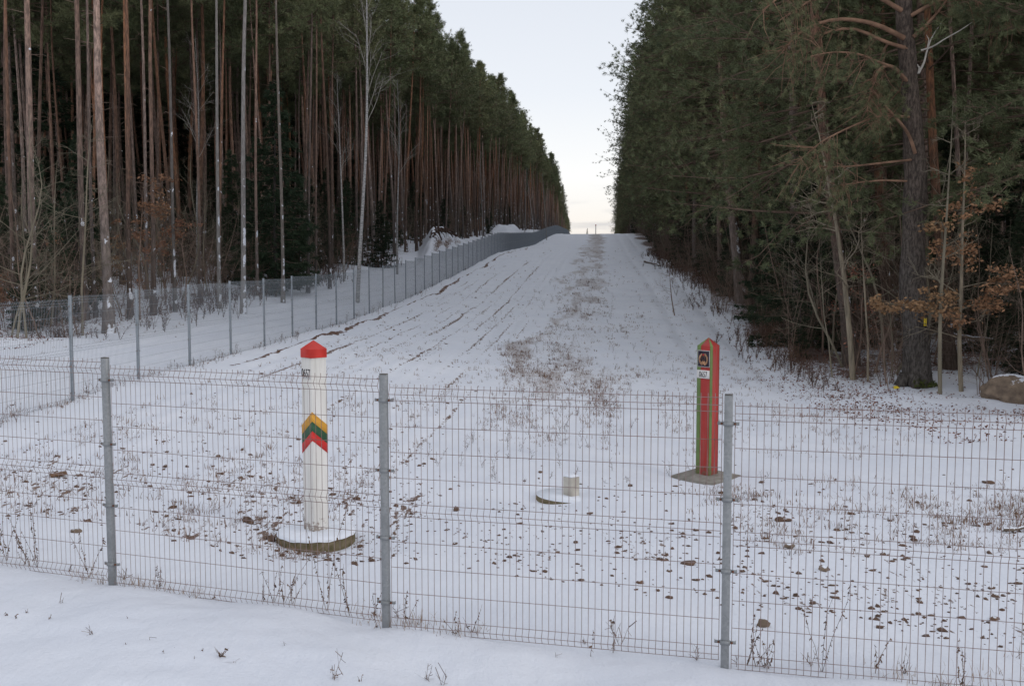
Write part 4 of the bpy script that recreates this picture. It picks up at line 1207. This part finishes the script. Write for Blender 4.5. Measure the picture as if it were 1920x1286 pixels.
# thicket of bare saplings, shrubs and young spruces inside both woods
pts = []
for side in (-1, 1):
    for i in range(1500 if side > 0 else 1100):
        D = 20 + 200 * rng.random() ** 1.7; k = abs(rng.normal(0, 9)) if rng.random() < .6 else rng.uniform(0, 45)
        kk = (-15.6 - k) if side < 0 else (6.9 + k)
        if side > 0 and D < 30: kk += (30 - D) * .3
        x = kk + SL * D
        if abs(x) > .62 * D + 3 or (side < 0 and D < 27) or (side < 0 and 70 < D < 100 and kk > -17): continue
        if side > 0 and abs(x - BPX) < 1.6 and D < BPY + .6: continue
        u = rng.random()
        if u < (.13 if side > 0 else .10): idx = rng.integers(6, 9); s_ = rng.uniform(.25, .75)
        elif u < .20: idx = rng.integers(9, 12); s_ = rng.uniform(.6, 1.1)
        else: idx = rng.integers(0, 6); s_ = rng.uniform(.6, 1.3)
        pts.append([x, D, rng.uniform(0, 6.28), s_, int(idx)])
zz = gz([(p[0], p[1]) for p in pts])
gn_scatter('undergrowth', [(b,) for b in BV] + SV + [(o,) for o in OV], [((p[0], p[1], z - .05), (rng.normal(0, .05), rng.normal(0, .05), p[2]), (p[3],) * 3, p[4]) for p, z in zip(pts, zz)])

# individual bare saplings and shrubs in view
def single(name, data, x, y, label, cat, group=None, s=1, rot=(0, 0, 0)):
    o = bpy.data.objects.new(name, data); COL.objects.link(o); o.location = (x, y, g1(x, y) - .03); o.scale = (s, s, s); o.rotation_euler = rot
    return tag(o, label, cat, group)
def stem(pix, y, r0, mt, seed, name, label, cat, branches=10, bl=.9, leaves=None, leafn=0, z0=None):
    """Young tree whose stem runs through photograph pixels at depth y."""
    r = np.random.default_rng(seed)
    foot = at(pix[0][0], pix[0][1], y); fx, fy_, fz_ = foot
    zg = g1(fx, fy_)
    o = thing(name, label, cat, (fx, fy_, zg - .05))
    pts = np.array([at(c, rw, y) for c, rw in pix]) - np.array([fx, fy_, zg - .05]); pts[0, 2] = -.1
    u0 = np.linspace(0, 1, len(pts)); u = np.linspace(0, 1, 22)
    pts = np.stack([np.interp(u, u0, pts[:, j]) for j in range(3)], 1); pts[:, 1] += .1 * np.sin(u * 6)
    g = Geo(); g.tube(pts, r0 * (1 - np.linspace(0, 1, 22) ** 1.3 * .93), 8, 0, cap=False)
    g.build('trunk', M[mt], o, smooth=True)
    g = Geo(); tips = []
    for i in range(branches):
        f = r.uniform(.2, 1); q_ = np.array([np.interp(f, u, pts[:, j]) for j in range(3)]); a = r.uniform(0, 6.3)
        grow(g, r, q_, (cos(a), sin(a), r.uniform(0, .8)), bl * (1.25 - f) * r.uniform(.5, 1.2), r0 * .28, 2, 0, tips, .02)
    mats = [M[mt]]
    if leaves:
        for (px_, py_, wx, wz, n_) in leaves:
            c_ = np.array(at(px_, py_, y)) - np.array([fx, fy_, zg - .05])
            q_ = np.array([np.interp(c_[2] - .15, pts[:, 2], pts[:, j]) for j in range(3)])
            e = c_ + r.normal(0, .05, 3)
            g.tube([q_, (q_ + e) / 2 + [0, 0, .08], e], [.014, .010, .006], 4, 0, cap=False)
            wm = wx / FPX * y; wzm = wz / FPX * y
            nsp = max(6, int(n_ / 16)); C = []
            for _ in range(nsp):
                p_ = c_ + np.array([r.uniform(-.5, .5) * wm, r.normal(0, .22 * wm), r.normal(0, .30) * wzm]); C.append(p_)
                g.tube([e, (e + p_) / 2 + [0, 0, .02], p_], [.006, .004, .003], 3, 0, cap=False)
            leafquads(g, np.array(C), 20, .12, r, 1, .11, .6)
        mats.append(M['leaf'])
    g.build('crown', mats, o, attr='tint')
    return o
y0 = hit(1803, 734)[1]
stem([(1803, 736), (1802, 640), (1804, 560), (1803, 430), (1806, 300), (1808, 200)], y0, .062, 'aspen', 71, 'oak_sapling', 'young oak with dead rust-brown leaves and a straight stem beside the boulder', 'young oak', 16, 1.3,
     [(1790, 478, 82, 45, 380), (1850, 570, 70, 26, 230), (1885, 528, 74, 50, 330), (1800, 390, 60, 26, 120), (1830, 330, 80, 40, 140), (1780, 600, 60, 22, 140), (1850, 380, 90, 30, 120)])
y1 = min(y0 + 1.2, BPY - 1.3)
stem([(1764, 712), (1766, 600), (1770, 480), (1776, 330), (1786, 190)], y1, .055, 'sapling', 72, 'oak_sapling', 'slimmer young oak holding rusty leaf sprays in front of the old pine', 'young oak', 12, 1.2,
     [(1668, 575, 60, 22, 190), (1720, 578, 74, 26, 280), (1760, 560, 70, 30, 210), (1760, 420, 60, 25, 80)])
y2 = hit(1600, 712)[1]
stem([(1600, 716), (1596, 640), (1592, 590), (1585, 520), (1575, 460), (1566, 410), (1556, 370), (1548, 330), (1534, 250), (1520, 190)], y2, .085, 'aspen', 73, 'aspen_tree', 'crooked young aspen leaning uphill in front of the dark spruces', 'aspen', 18, 1.8)
stem([(1628, 702), (1630, 640), (1624, 560), (1616, 480), (1612, 430), (1614, 380)], y2 - .3, .035, 'aspen', 74, 'aspen_tree', 'thin pale aspen with a bend below its fork by the old pine', 'aspen', 10, 1.0)
stem([(1674, 690), (1676, 630), (1670, 600), (1666, 570), (1660, 520)], y2 - .2, .026, 'sapling', 75, 'bare_sapling', 'thin kinked bare sapling close beside the old pine trunk', 'sapling', 8, .9)
stem([(1562, 704), (1556, 640), (1545, 590), (1538, 520), (1534, 440)], y2 + .4, .026, 'sapling', 76, 'bare_sapling', 'thin bare sapling bending uphill beside the crooked aspen', 'sapling', 10, 1.0)
stem([(1266, 590), (1260, 560), (1256, 530), (1254, 505)], hit(1266, 592)[1], .028, 'twig', 77, 'bare_sapling', 'lone dark twiggy sapling standing on the snowy slope below the litter bank', 'sapling', 10, .9)
stem([(155, 640), (150, 540), (160, 420), (168, 300), (175, 220)], 29.5, .04, 'sapling', 78, 'bare_sapling', 'olive bare sapling with wide twigs between the two outermost thick pines', 'sapling', 22, 1.5)
stem([(95, 640), (100, 520), (104, 420), (108, 300)], 30.5, .035, 'sapling', 79, 'bare_sapling', 'olive bare sapling between the outermost thick pine and the fence post', 'sapling', 22, 1.5)
stem([(262, 600), (258, 500), (268, 400), (272, 330)], 33, .03, 'twig', 80, 'oak_sapling', 'rust-leaved young oak low among the trunks of the fenced wood', 'young oak', 14, 1.3, [(280, 395, 60, 60, 260), (300, 345, 60, 40, 120), (240, 430, 60, 40, 120)])
stem([(345, 590), (348, 520), (342, 460), (350, 420)], 36, .03, 'twig', 81, 'oak_sapling', 'second rust-leaved oak bush near the pale curved stem', 'young oak', 12, 1.1, [(340, 430, 70, 50, 200), (300, 450, 50, 40, 100)])
# shrubs along both edges
SH = []
for i in range(80):
    D = 24 + 85 * rng.random() ** 1.3; k = 6.4 + rng.normal(0, .8) + (max(0, 30 - D) * .3); x = k + SL * D
    if abs(x - BPX) < 1.0 and D < BPY: continue
    SH.append((x, D, 1))
for i in range(34):
    D = 29 + 60 * rng.random() ** 1.3; x = -15.3 - abs(rng.normal(0, .8)) + SL * D
    if 70 < D < 100: continue
    SH.append((x, D, -1))
SH.sort(key=lambda q: q[1]); cs_ = {}
for x, D, sd_ in SH:
    lab = ('bare twiggy brown shrub at the foot of the brushy slope' if D < 45 else 'bare twiggy shrub higher up along the brushy edge') if sd_ > 0 else ('bare shrub dusted with snow beside the lower patrol track' if D < 45 else 'bare shrub at the wood edge beside the upper patrol track')
    gl = lab; cs_[gl] = cs_.get(gl, 0) + 1; lab = lab.replace('shrub', 'shrub, ' + ordinal(cs_[gl]) + ' going uphill,', 1)
    single('bare_shrub', BV[random.choice([0, 1, 3, 5, 1, 3])], x, D, lab, 'shrub', 'shrubs: ' + gl, random.uniform(.4, .95), (0, 0, random.uniform(0, 6.28)))

n_ = 0; SAP = []; up_ = False
for i in range(62):
    D = 27 + 100 * rng.random() ** 1.5; k = 6.6 + abs(rng.normal(0, 1.0)) + max(0, 30 - D) * .3; x = k + SL * D
    if abs(x - BPX) < 1.2 and D < BPY + .5: continue
    SAP.append((D, x))
for D, x in sorted(SAP):
    n_ += 1
    if D >= 55 and not up_: n_ = 1; up_ = True
    lab = 'tall bare brown sapling in the thicket under the pine boughs' if D < 55 else 'tall bare sapling crowding the brushy edge half way uphill'
    gl = lab; lab = lab.replace('sapling', 'sapling, ' + ordinal(n_) + ' going uphill,', 1)
    single('bare_sapling', BV[random.choice([0, 0, 2, 4, 5])], x, D, lab, 'sapling', 'saplings: ' + gl, random.uniform(.8, 1.7), (random.gauss(0, .06), random.gauss(-.05, .08), random.uniform(0, 6.28)))
r = np.random.default_rng(33)
g = Geo()
for j in range(2):
    yy_ = np.linspace(77.5, 90, 40); kk_ = -12.95 - .2 * j + r.normal(0, .10, 40); xx_ = kk_ + SL * yy_
    P = np.c_[xx_, yy_, ground(xx_, yy_) + .05 + r.normal(0, .07, 40)]
    g.tube(P, .05 + .09 * r.random(40) ** 2, 6, 0)
for i in range(26):
    y_ = r.uniform(77, 90); x_ = -12.9 + SL * y_; z_ = g1(x_, y_)
    g.tube([(x_, y_, z_ + .1), (x_ + .25, y_, z_ - .05 - .1 * r.random()), (x_ + .3, y_ + r.normal(0, .2), z_ - .2 - .3 * r.random())], [.02, .015, .006], 3, 0, cap=False)
M['sod'] = simple('dark_sod', (.06, .035, .025), .95, .5, 6)
tag(g.build('turf_overhang', M['sod']), 'dark ragged lip of turf and roots hanging over the eroded snowy bank', 'turf overhang')

# ------------------------------------------------------------------ boulder, sods, logs and other single things
def lump(name, mt, dims, seed, sub=24, rough=.22):
    r = np.random.default_rng(seed); nu, nv = sub, sub // 2
    th = np.linspace(0, 2 * pi, nu, endpoint=False); ph = np.linspace(-pi / 2, pi / 2, nv)
    T, Ph = np.meshgrid(th, ph)
    X = np.cos(Ph) * np.cos(T); Y = np.cos(Ph) * np.sin(T); Z = np.sin(Ph)
    n_ = np.zeros_like(X)
    for i in range(7):
        d = r.normal(size=3); n_ += np.sin((X * d[0] + Y * d[1] + Z * d[2]) * (1.5 + i * .9) + r.uniform(0, 6)) / (1.3 + i * .7)
    s_ = 1 + n_ * rough * .5
    V = np.stack([X * s_ * dims[0], Y * s_ * dims[1], Z * s_ * dims[2]], -1).reshape(-1, 3)
    j = np.arange(nu)[None, :]; i = np.arange(nv - 1)[:, None] * nu; j2 = (j + 1) % nu
    F = np.stack([i + j, i + j2, i + nu + j2, i + nu + j], -1).reshape(-1, 4)
    g = Geo(); g.add(V, F)
    return g.build(name, mt, smooth=True)
def mat_snowtop(name, c1, c2, lo=.45, hi=.7, sc=6):
    m, nt, b = mat(name)
    co = objco(nt); nz = noise(nt, sc, 6, co, .65)
    c = mixc(nt, mrange(nt, nz, .35, .65), c1, c2)
    gpos = nt.nodes.new('ShaderNodeNewGeometry').outputs['Position']
    up = snowmask(nt, (0, 0, 1), lo, hi)
    sm = mrange(nt, math_(nt, 'ADD', up, mrange(nt, noise(nt, sc * 1.2, 4, gpos), .3, .7, -.5, .4)), .45, .6)
    nt.links.new(mixc(nt, sm, c, SNOW), b.inputs['Base Color'])
    b.inputs['Roughness'].default_value = .9; bump(nt, b, nz, .8, .02)
    return m
M['stone'] = mat_snowtop('boulder_stone', (.13, .095, .07), (.25, .185, .13), .75, 1.0)
M['clod'] = mat_snowtop('snowy_soil_clod', (.07, .042, .030), (.17, .10, .065), .78, 1.15, 14)
M['log'] = mat_snowtop('snowy_rotten_wood', (.10, .075, .055), (.20, .15, .11), .5, .7, 7)
bh = hit(1895, 750)
bo = lump('boulder', M['stone'], (.86, .5, .40), 5, 48, .34); bo.location = (bh[0] + .2, bh[1] + .1, bh[2] + .14)
tag(bo, 'big brown-grey boulder capped with snow beside the rusty-leaved young oak', 'boulder')
def clodat(px, py, w, name, label, cat, mt='clod', fl=.5, seed=0):
    p = hit(px, py); s_ = w / FPX * p[1] / 2
    o = lump(name, M[mt], (s_, s_ * .7, s_ * fl), seed, 20, .45); o.location = (p[0], p[1], p[2] + s_ * fl * .3); o.rotation_euler = (0, 0, seed)
    return tag(o, label, cat)
clodat(1431, 1174, 22, 'stone', 'dark wedge-shaped stone lying beyond the fence panel next to a post foot', 'stone', 'stone', 1.0, 3)
clodat(1480, 1027, 22, 'stone', 'rounded brown stone half sunk in snow below the square slab', 'stone', 'stone', .6, 4)
clodat(1543, 1068, 24, 'stone', 'flat brown stone among crumbs of earth in the clod-strewn snow', 'stone', 'stone', .5, 5)
clodat(1290, 1058, 28, 'earth_clod', 'long brown clod of earth lying beside a galvanised fence post', 'clod', 'clod', .4, 6)
clodat(545, 1000, 20, 'earth_clod', 'dark clod of earth against the edge of the round slab', 'clod', 'clod', .8, 7)
clodat(508, 1013, 22, 'earth_clod', 'dark crumbly clod just off the round slab of the white post', 'clod', 'clod', .7, 8)
clodat(466, 980, 24, 'earth_clod', 'brown clod heap a step away from the round slab', 'clod', 'clod', .6, 9)
clodat(141, 998, 22, 'stone', 'flat brown stone beyond the fence near the outer post', 'stone', 'stone', .45, 10)
clodat(855, 957, 16, 'earth_clod', 'lone dark clod in open snow between the two round slabs', 'clod', 'clod', .6, 11)
clodat(1853, 906, 20, 'earth_clod', 'lone dark tuft of earth in the open snow below the boulder', 'clod', 'clod', .4, 12)
clodat(1467, 976, 34, 'earth_clod', 'ragged dark clod beyond the fence, under the square slab', 'clod', 'clod', .35, 13)
def stick(pa, pb, rr_, name, label, cat, mt='log', lift=.03):
    a = np.array(hit(*pa)); b = np.array(hit(*pb)); c = (a + b) / 2; g = Geo()
    r = np.random.default_rng(int(pa[0])); n_ = 9; u = np.linspace(0, 1, n_)[:, None]
    P = a + (b - a) * u - c; P[:, 2] += lift + rr_ * .6; P += r.normal(0, rr_ * .35, P.shape)
    g.tube(P, rr_ * (1 - .35 * u[:, 0]), 8, 0); o = g.build(name, M[mt]); o.location = c
    return tag(o, label, cat)
p = hit(110, 893)
g = Geo(); g.box((0, 0, 0), (.20, .11, .035), 0, bev=.006); wb = g.build('wood_offcut', simple('brown_wood_offcut', (.17, .10, .06), .9, .3, 12)); wb.location = (p[0], p[1], p[2] + .03); wb.rotation_euler = (0, -.12, .5)
tag(wb, 'small brown offcut of board lying in the snow behind the outer fence panel', 'wood offcut')
stick((1760, 660), (1868, 672), .07, 'fallen_log', 'thin fallen trunk dusted with snow behind the rusty-leaved young oak', 'fallen log', lift=.5)
stick((1209, 492), (1240, 500), .10, 'fallen_log', 'dark fallen log at the wood edge where the strip narrows uphill', 'fallen log')
stick((1885, 1000), (1925, 997), .025, 'fallen_branch', 'dark stick lying in a rut at the outer end of the clod-strewn snow', 'branch')
# yellow tag on the old pine and a yellow scrap at its foot
M['ytape'] = simple('yellow_plastic', (.75, .55, .04), .5, .08, 8)
g = Geo(); g.box((0, 0, 0), (.10, .012, .20), 0, rz=.4, bev=.003); yt = g.build('yellow_tag', M['ytape']); q_ = at(1735, 604, BPY - .30); yt.location = q_
tag(yt, 'small yellow tag fixed to the old pine trunk at chest height', 'tag')
p = hit(1681, 729); g = Geo(); g.add([(-.08, -.05, .0), (.07, -.06, .03), (.09, .05, .02), (-.06, .06, .06), (0, 0, .08)], [[0, 1, 4], [1, 2, 4], [2, 3, 4], [3, 0, 4]]); ys = g.build('yellow_scrap', M['ytape']); ys.location = p
tag(ys, 'crumpled yellow scrap lying in the snow at the foot of the old pine', 'litter')
# small things on the skyline
p = hit(1117, 447); g = Geo(); g.box((0, 0, .6), (.16, .16, 2.2), 0, bev=.01); g.box((0, 0, 1.85), (.2, .2, .3), 1, bev=.03)
fp = g.build('border_post', [M['white_paint'], M['red_cap']]); fp.location = (p[0], 212, g1(p[0] * 212 / p[1], 212)); fp.location[0] = at(1117, 440, 212)[0]
tag(fp, 'tiny far border post standing on the snowy skyline at the top of the strip', 'border post')
q_ = at(1101, 440, 214); place_tree('spruce_tree', SV[0], q_[0], 214, 'tiny young spruce alone on the skyline at the hilltop', 'spruce', None, None, .15)

# ------------------------------------------------------------------ ground cover
def rejection(n, xr, yr, dens, r):
    x = r.uniform(*xr, n); u = r.random(n); y = yr[0] * (yr[1] / yr[0]) ** u
    keep = r.random(n) < dens(x, y)
    return x[keep], y[keep]
def scatter_pts(n, dens, r, y0=6.0, y1=110.):
    u = r.random(n); y = 1 / (1 / y0 + (1 / y1 - 1 / y0) * u); x = r.uniform(-.58, .58, n) * y
    keep = r.random(n) < dens(x, y); return x[keep], y[keep]
r = np.random.default_rng(91)
# crumbs and clods of frozen soil
def dclod(x, y):
    s_, g_, l_, b_ = masks(x, y); return np.clip(s_ * 1.25 - .12, 0, 1) + .9 * b_
x, y = scatter_pts(12500, dclod, r, 7.5, 60)
g = Geo(); ico = []
ph = (1 + 5 ** .5) / 2
IV = np.array([(-1, ph, 0), (1, ph, 0), (-1, -ph, 0), (1, -ph, 0), (0, -1, ph), (0, 1, ph), (0, -1, -ph), (0, 1, -ph), (ph, 0, -1), (ph, 0, 1), (-ph, 0, -1), (-ph, 0, 1)], float) / 1.9
IF = np.array([(0, 11, 5), (0, 5, 1), (0, 1, 7), (0, 7, 10), (0, 10, 11), (1, 5, 9), (5, 11, 4), (11, 10, 2), (10, 7, 6), (7, 1, 8), (3, 9, 4), (3, 4, 2), (3, 2, 6), (3, 6, 8), (3, 8, 9), (4, 9, 5), (2, 4, 11), (6, 2, 10), (8, 6, 7), (9, 8, 1)])
m = len(x); z = ground(x, y)
sz = .007 + .030 * r.random(m) ** 4.5 + .0005 * y
V = IV[None] * sz[:, None, None] * r.uniform(.45, 1.35, (m, 12, 1)) * np.stack([r.uniform(.8, 1.5, m), r.uniform(.7, 1.1, m), r.uniform(.45, .9, m)], 1)[:, None, :]
aa = r.uniform(-.6, .6, m)[:, None]; V = np.stack([V[..., 0] * np.cos(aa) - V[..., 1] * np.sin(aa), V[..., 0] * np.sin(aa) + V[..., 1] * np.cos(aa), V[..., 2]], -1)
V = V + np.stack([x, y, z + sz * .1], 1)[:, None, :]
g.add(V.reshape(-1, 3), (IF[None] + (np.arange(m) * 12)[:, None, None]).reshape(-1, 3))
tag(g.build('soil_crumbs', M['clod']), kind='stuff')
# dry grass
def tuftblades(g, x, y, n, h, w, r, lean=.5, mat=0):
    m = len(x); X = np.repeat(x, n) + r.normal(0, .05, m * n); Y = np.repeat(y, n) + r.normal(0, .035, m * n); Z = ground(X, Y) - .01
    hh = h * r.uniform(.35, 1.2, m * n) * np.repeat(r.uniform(.5, 1.2, m), n); a = r.uniform(0, 2 * pi, m * n); b = np.abs(r.normal(0, lean, m * n))
    ww = w * (1 + Y / 22)
    d = np.stack([np.cos(a) * np.sin(b), np.sin(a) * np.sin(b), np.cos(b)], 1); sdv = np.stack([-np.sin(a), np.cos(a), 0 * a], 1)
    B = np.stack([X, Y, Z], 1); mid = B + d * hh[:, None] * .55; tip = B + d * hh[:, None] + np.stack([np.cos(a), np.sin(a), -.9 + 0 * a], 1) * (hh * .16)[:, None]
    V = np.stack([B - sdv * ww[:, None] / 2, B + sdv * ww[:, None] / 2, mid + sdv * ww[:, None] * .35, mid - sdv * ww[:, None] * .35, tip], 1)
    i = np.arange(m * n)[:, None] * 5
    t = np.repeat(r.random(m), n) * .6 + r.random(m * n) * .4
    g.add(V.reshape(-1, 3), np.concatenate([i + [[0, 1, 2]], i + [[0, 2, 3]], i + [[3, 2, 4]]]).astype(int), mat, np.repeat(t, 5))
g = Geo()
x, y = scatter_pts(120000, lambda x, y: np.clip(masks(x, y)[1] * 1.3 - .12, 0, 1) * (.25 + .9 * sstep(.42, .6, fbm(x * 1.3, y * .5, 41, 3))), r, 9, 130)
tuftblades(g, x, y, 6, .13, .0050, r, .85)
tag(g.build('dry_grass', M['grass'], attr='tint'), kind='stuff')
# fallen leaves
g = Geo()
x, y = scatter_pts(60000, lambda x, y: np.clip(masks(x, y)[2] * 1.15 - .12, 0, 1), r, 18, 90)
C = np.stack([x, y, ground(x, y) + .02], 1); leafquads(g, C, 3, .065, r, 0, .07, .5)
tag(g.build('fallen_leaves', M['litterleaf'], attr='tint'), kind='stuff')
# brittle weeds along the foot of the near fence and on the snowbank in front of it
def weed(g, x, y, h, r, n=3, leafy=True, mat=0, th=1.0):
    z = g1(x, y)
    for i in range(n):
        a = r.uniform(0, 6.3); l = r.uniform(.03, .35)
        P = [np.array([x, y, z - .02])]; d = np.array([cos(a) * l, sin(a) * l, 1.0]); hh = h * r.uniform(.5, 1.1)
        for s_ in range(5): d = d + r.normal(0, .12, 3); d /= np.linalg.norm(d); P.append(P[-1] + d * hh / 5)
        P = np.array(P); g.tube(P, np.linspace(.0022, .001, 6) * th, 3, mat, cap=False, attr=np.full(6, r.random()))
        m = int(hh * 60 / th ** .5)
        for q in range(m):
            u = r.uniform(.15, .98) * 5; k_ = int(u); p_ = P[k_] * (1 - u + k_) + P[k_ + 1] * (u - k_)
            if leafy: e = p_ + r.normal(0, .009, 3) + [0, 0, -.008]; s2 = r.normal(0, .0028, 3)
            else: e = p_ + r.normal(0, .03, 3) + [0, 0, .02]; s2 = r.normal(0, .0012, 3) * th
            g.add([p_ - s2, p_ + s2, e + s2, e - s2], [[0, 1, 2, 3]], mat, r.random())
g = Geo()
def fence_y(x): return np.interp(x, [p[0] for p in NP], [p[1] for p in NP])
for i in range(24):
    x_ = r.uniform(-5, 4.6); y_ = float(fence_y(x_)) + r.uniform(-.02, .35)
    weed(g, x_, y_, r.uniform(.08, .30), r, r.integers(1, 4), r.random() < .5)
for c, rw, h in ((610, 1150, .95), (520, 1120, .5), (555, 1125, .45), (550, 1110, .4), (115, 1040, .75), (105, 1035, .6), (25, 1045, .7), (35, 1030, .5), (655, 1160, .55), (1530, 1245, .7), (1415, 1245, .42), (1395, 1240, .35), (1425, 1240, .35), (1640, 1262, .35), (1790, 1275, .4), (1150, 1225, .4), (330, 1085, .3), (190, 1065, .5), (760, 1175, .3)):
    p = hit(c, rw)
    x_ = p[0]; y_ = float(fence_y(x_)) + .12
    weed(g, x_, y_, h, r, 3, True)
tag(g.build('dead_weeds', M['weed'], attr='tint'), kind='stuff')
g = Geo()
x_ = r.uniform(-5.3, 6, 420); x_ = x_[vnoise(x_ * 1.4, x_ * 0, 5) > .4]; y_ = fence_y(x_) + np.abs(r.normal(0, .16, len(x_))) - .04
tuftblades(g, x_, y_, 4, .13, .003, r, .6)
x_ = r.uniform(3.2, 6, 90); y_ = fence_y(x_) + np.abs(r.normal(0, .35, 90)) - .1
tuftblades(g, x_, y_, 7, .18, .003, r, .7)
tag(g.build('fence_foot_grass', M['grass'], attr='tint'), kind='stuff')
g = Geo()
for c, rw, h, n_, lf in ((414, 1232, .10, 9, True), (308, 1225, .07, 1, True), (382, 1218, .05, 2, True), (325, 1215, .04, 1, True), (168, 1190, .07, 2, False), (170, 1190, .07, 1, False), (240, 1160, .05, 2, True), (626, 1275, .20, 3, False), (30, 1160, .06, 3, True), (50, 1150, .05, 3, True), (15, 1155, .05, 2, True), (116, 1130, .06, 3, False), (95, 1160, .06, 2, True), (235, 1208, .04, 1, True), (676, 1278, .12, 2, True), (800, 1276, .14, 3, False), (830, 1284, .1, 2, False), (1042, 1232, .10, 1, False), (536, 1212, .1, 1, False), (280, 1200, .08, 1, False), (365, 1235, .04, 2, True), (440, 1245, .05, 2, False)):
    p = hit(c, rw); weed(g, p[0], p[1], h, r, n_, lf)
tag(g.build('snowbank_weeds', M['weed'], attr='tint'), kind='stuff')
# low brush along the second fence and weeds on the grassy middle strip
g = Geo()
for i in range(170):
    D = 12 + 60 * r.random() ** 1.6; weed(g, -9.7 + SL * D + r.normal(.1, .2), D, r.uniform(.1, .45), r, 2, r.random() < .5)
for i in range(260):
    D = 14 + 60 * r.random() ** 1.4; k_ = r.normal(-.6, 1.3); weed(g, k_ + SL * D, D, r.uniform(.1, .4), r, 2, False)
for i in range(1500):
    D = 21 + 90 * r.random() ** 1.5; k_ = 6.2 + r.normal(0, .8) - .0 * D; x_ = k_ + SL * D + max(0, 28 - D) * .3
    if fbm(x_ * .5, D * .3, 77, 2) < .45 or (D < 28 and x_ > 8.3) or D < 23: continue
    weed(g, x_, D, r.uniform(.25, 1.0), r, 3, False, th=1.5 + D / 22)
for i in range(900):
    D = 28 + 60 * r.random() ** 1.4; k_ = -15.2 + r.normal(0, .7); x_ = k_ + SL * D
    if fbm(x_ * .5, D * .3, 78, 2) < .42 or D > 72: continue
    weed(g, x_, D, r.uniform(.25, .9), r, 3, False, th=1.5 + D / 22)
tag(g.build('strip_weeds', M['weed'], attr='tint'), kind='stuff')
print('objects', len(scene.objects))
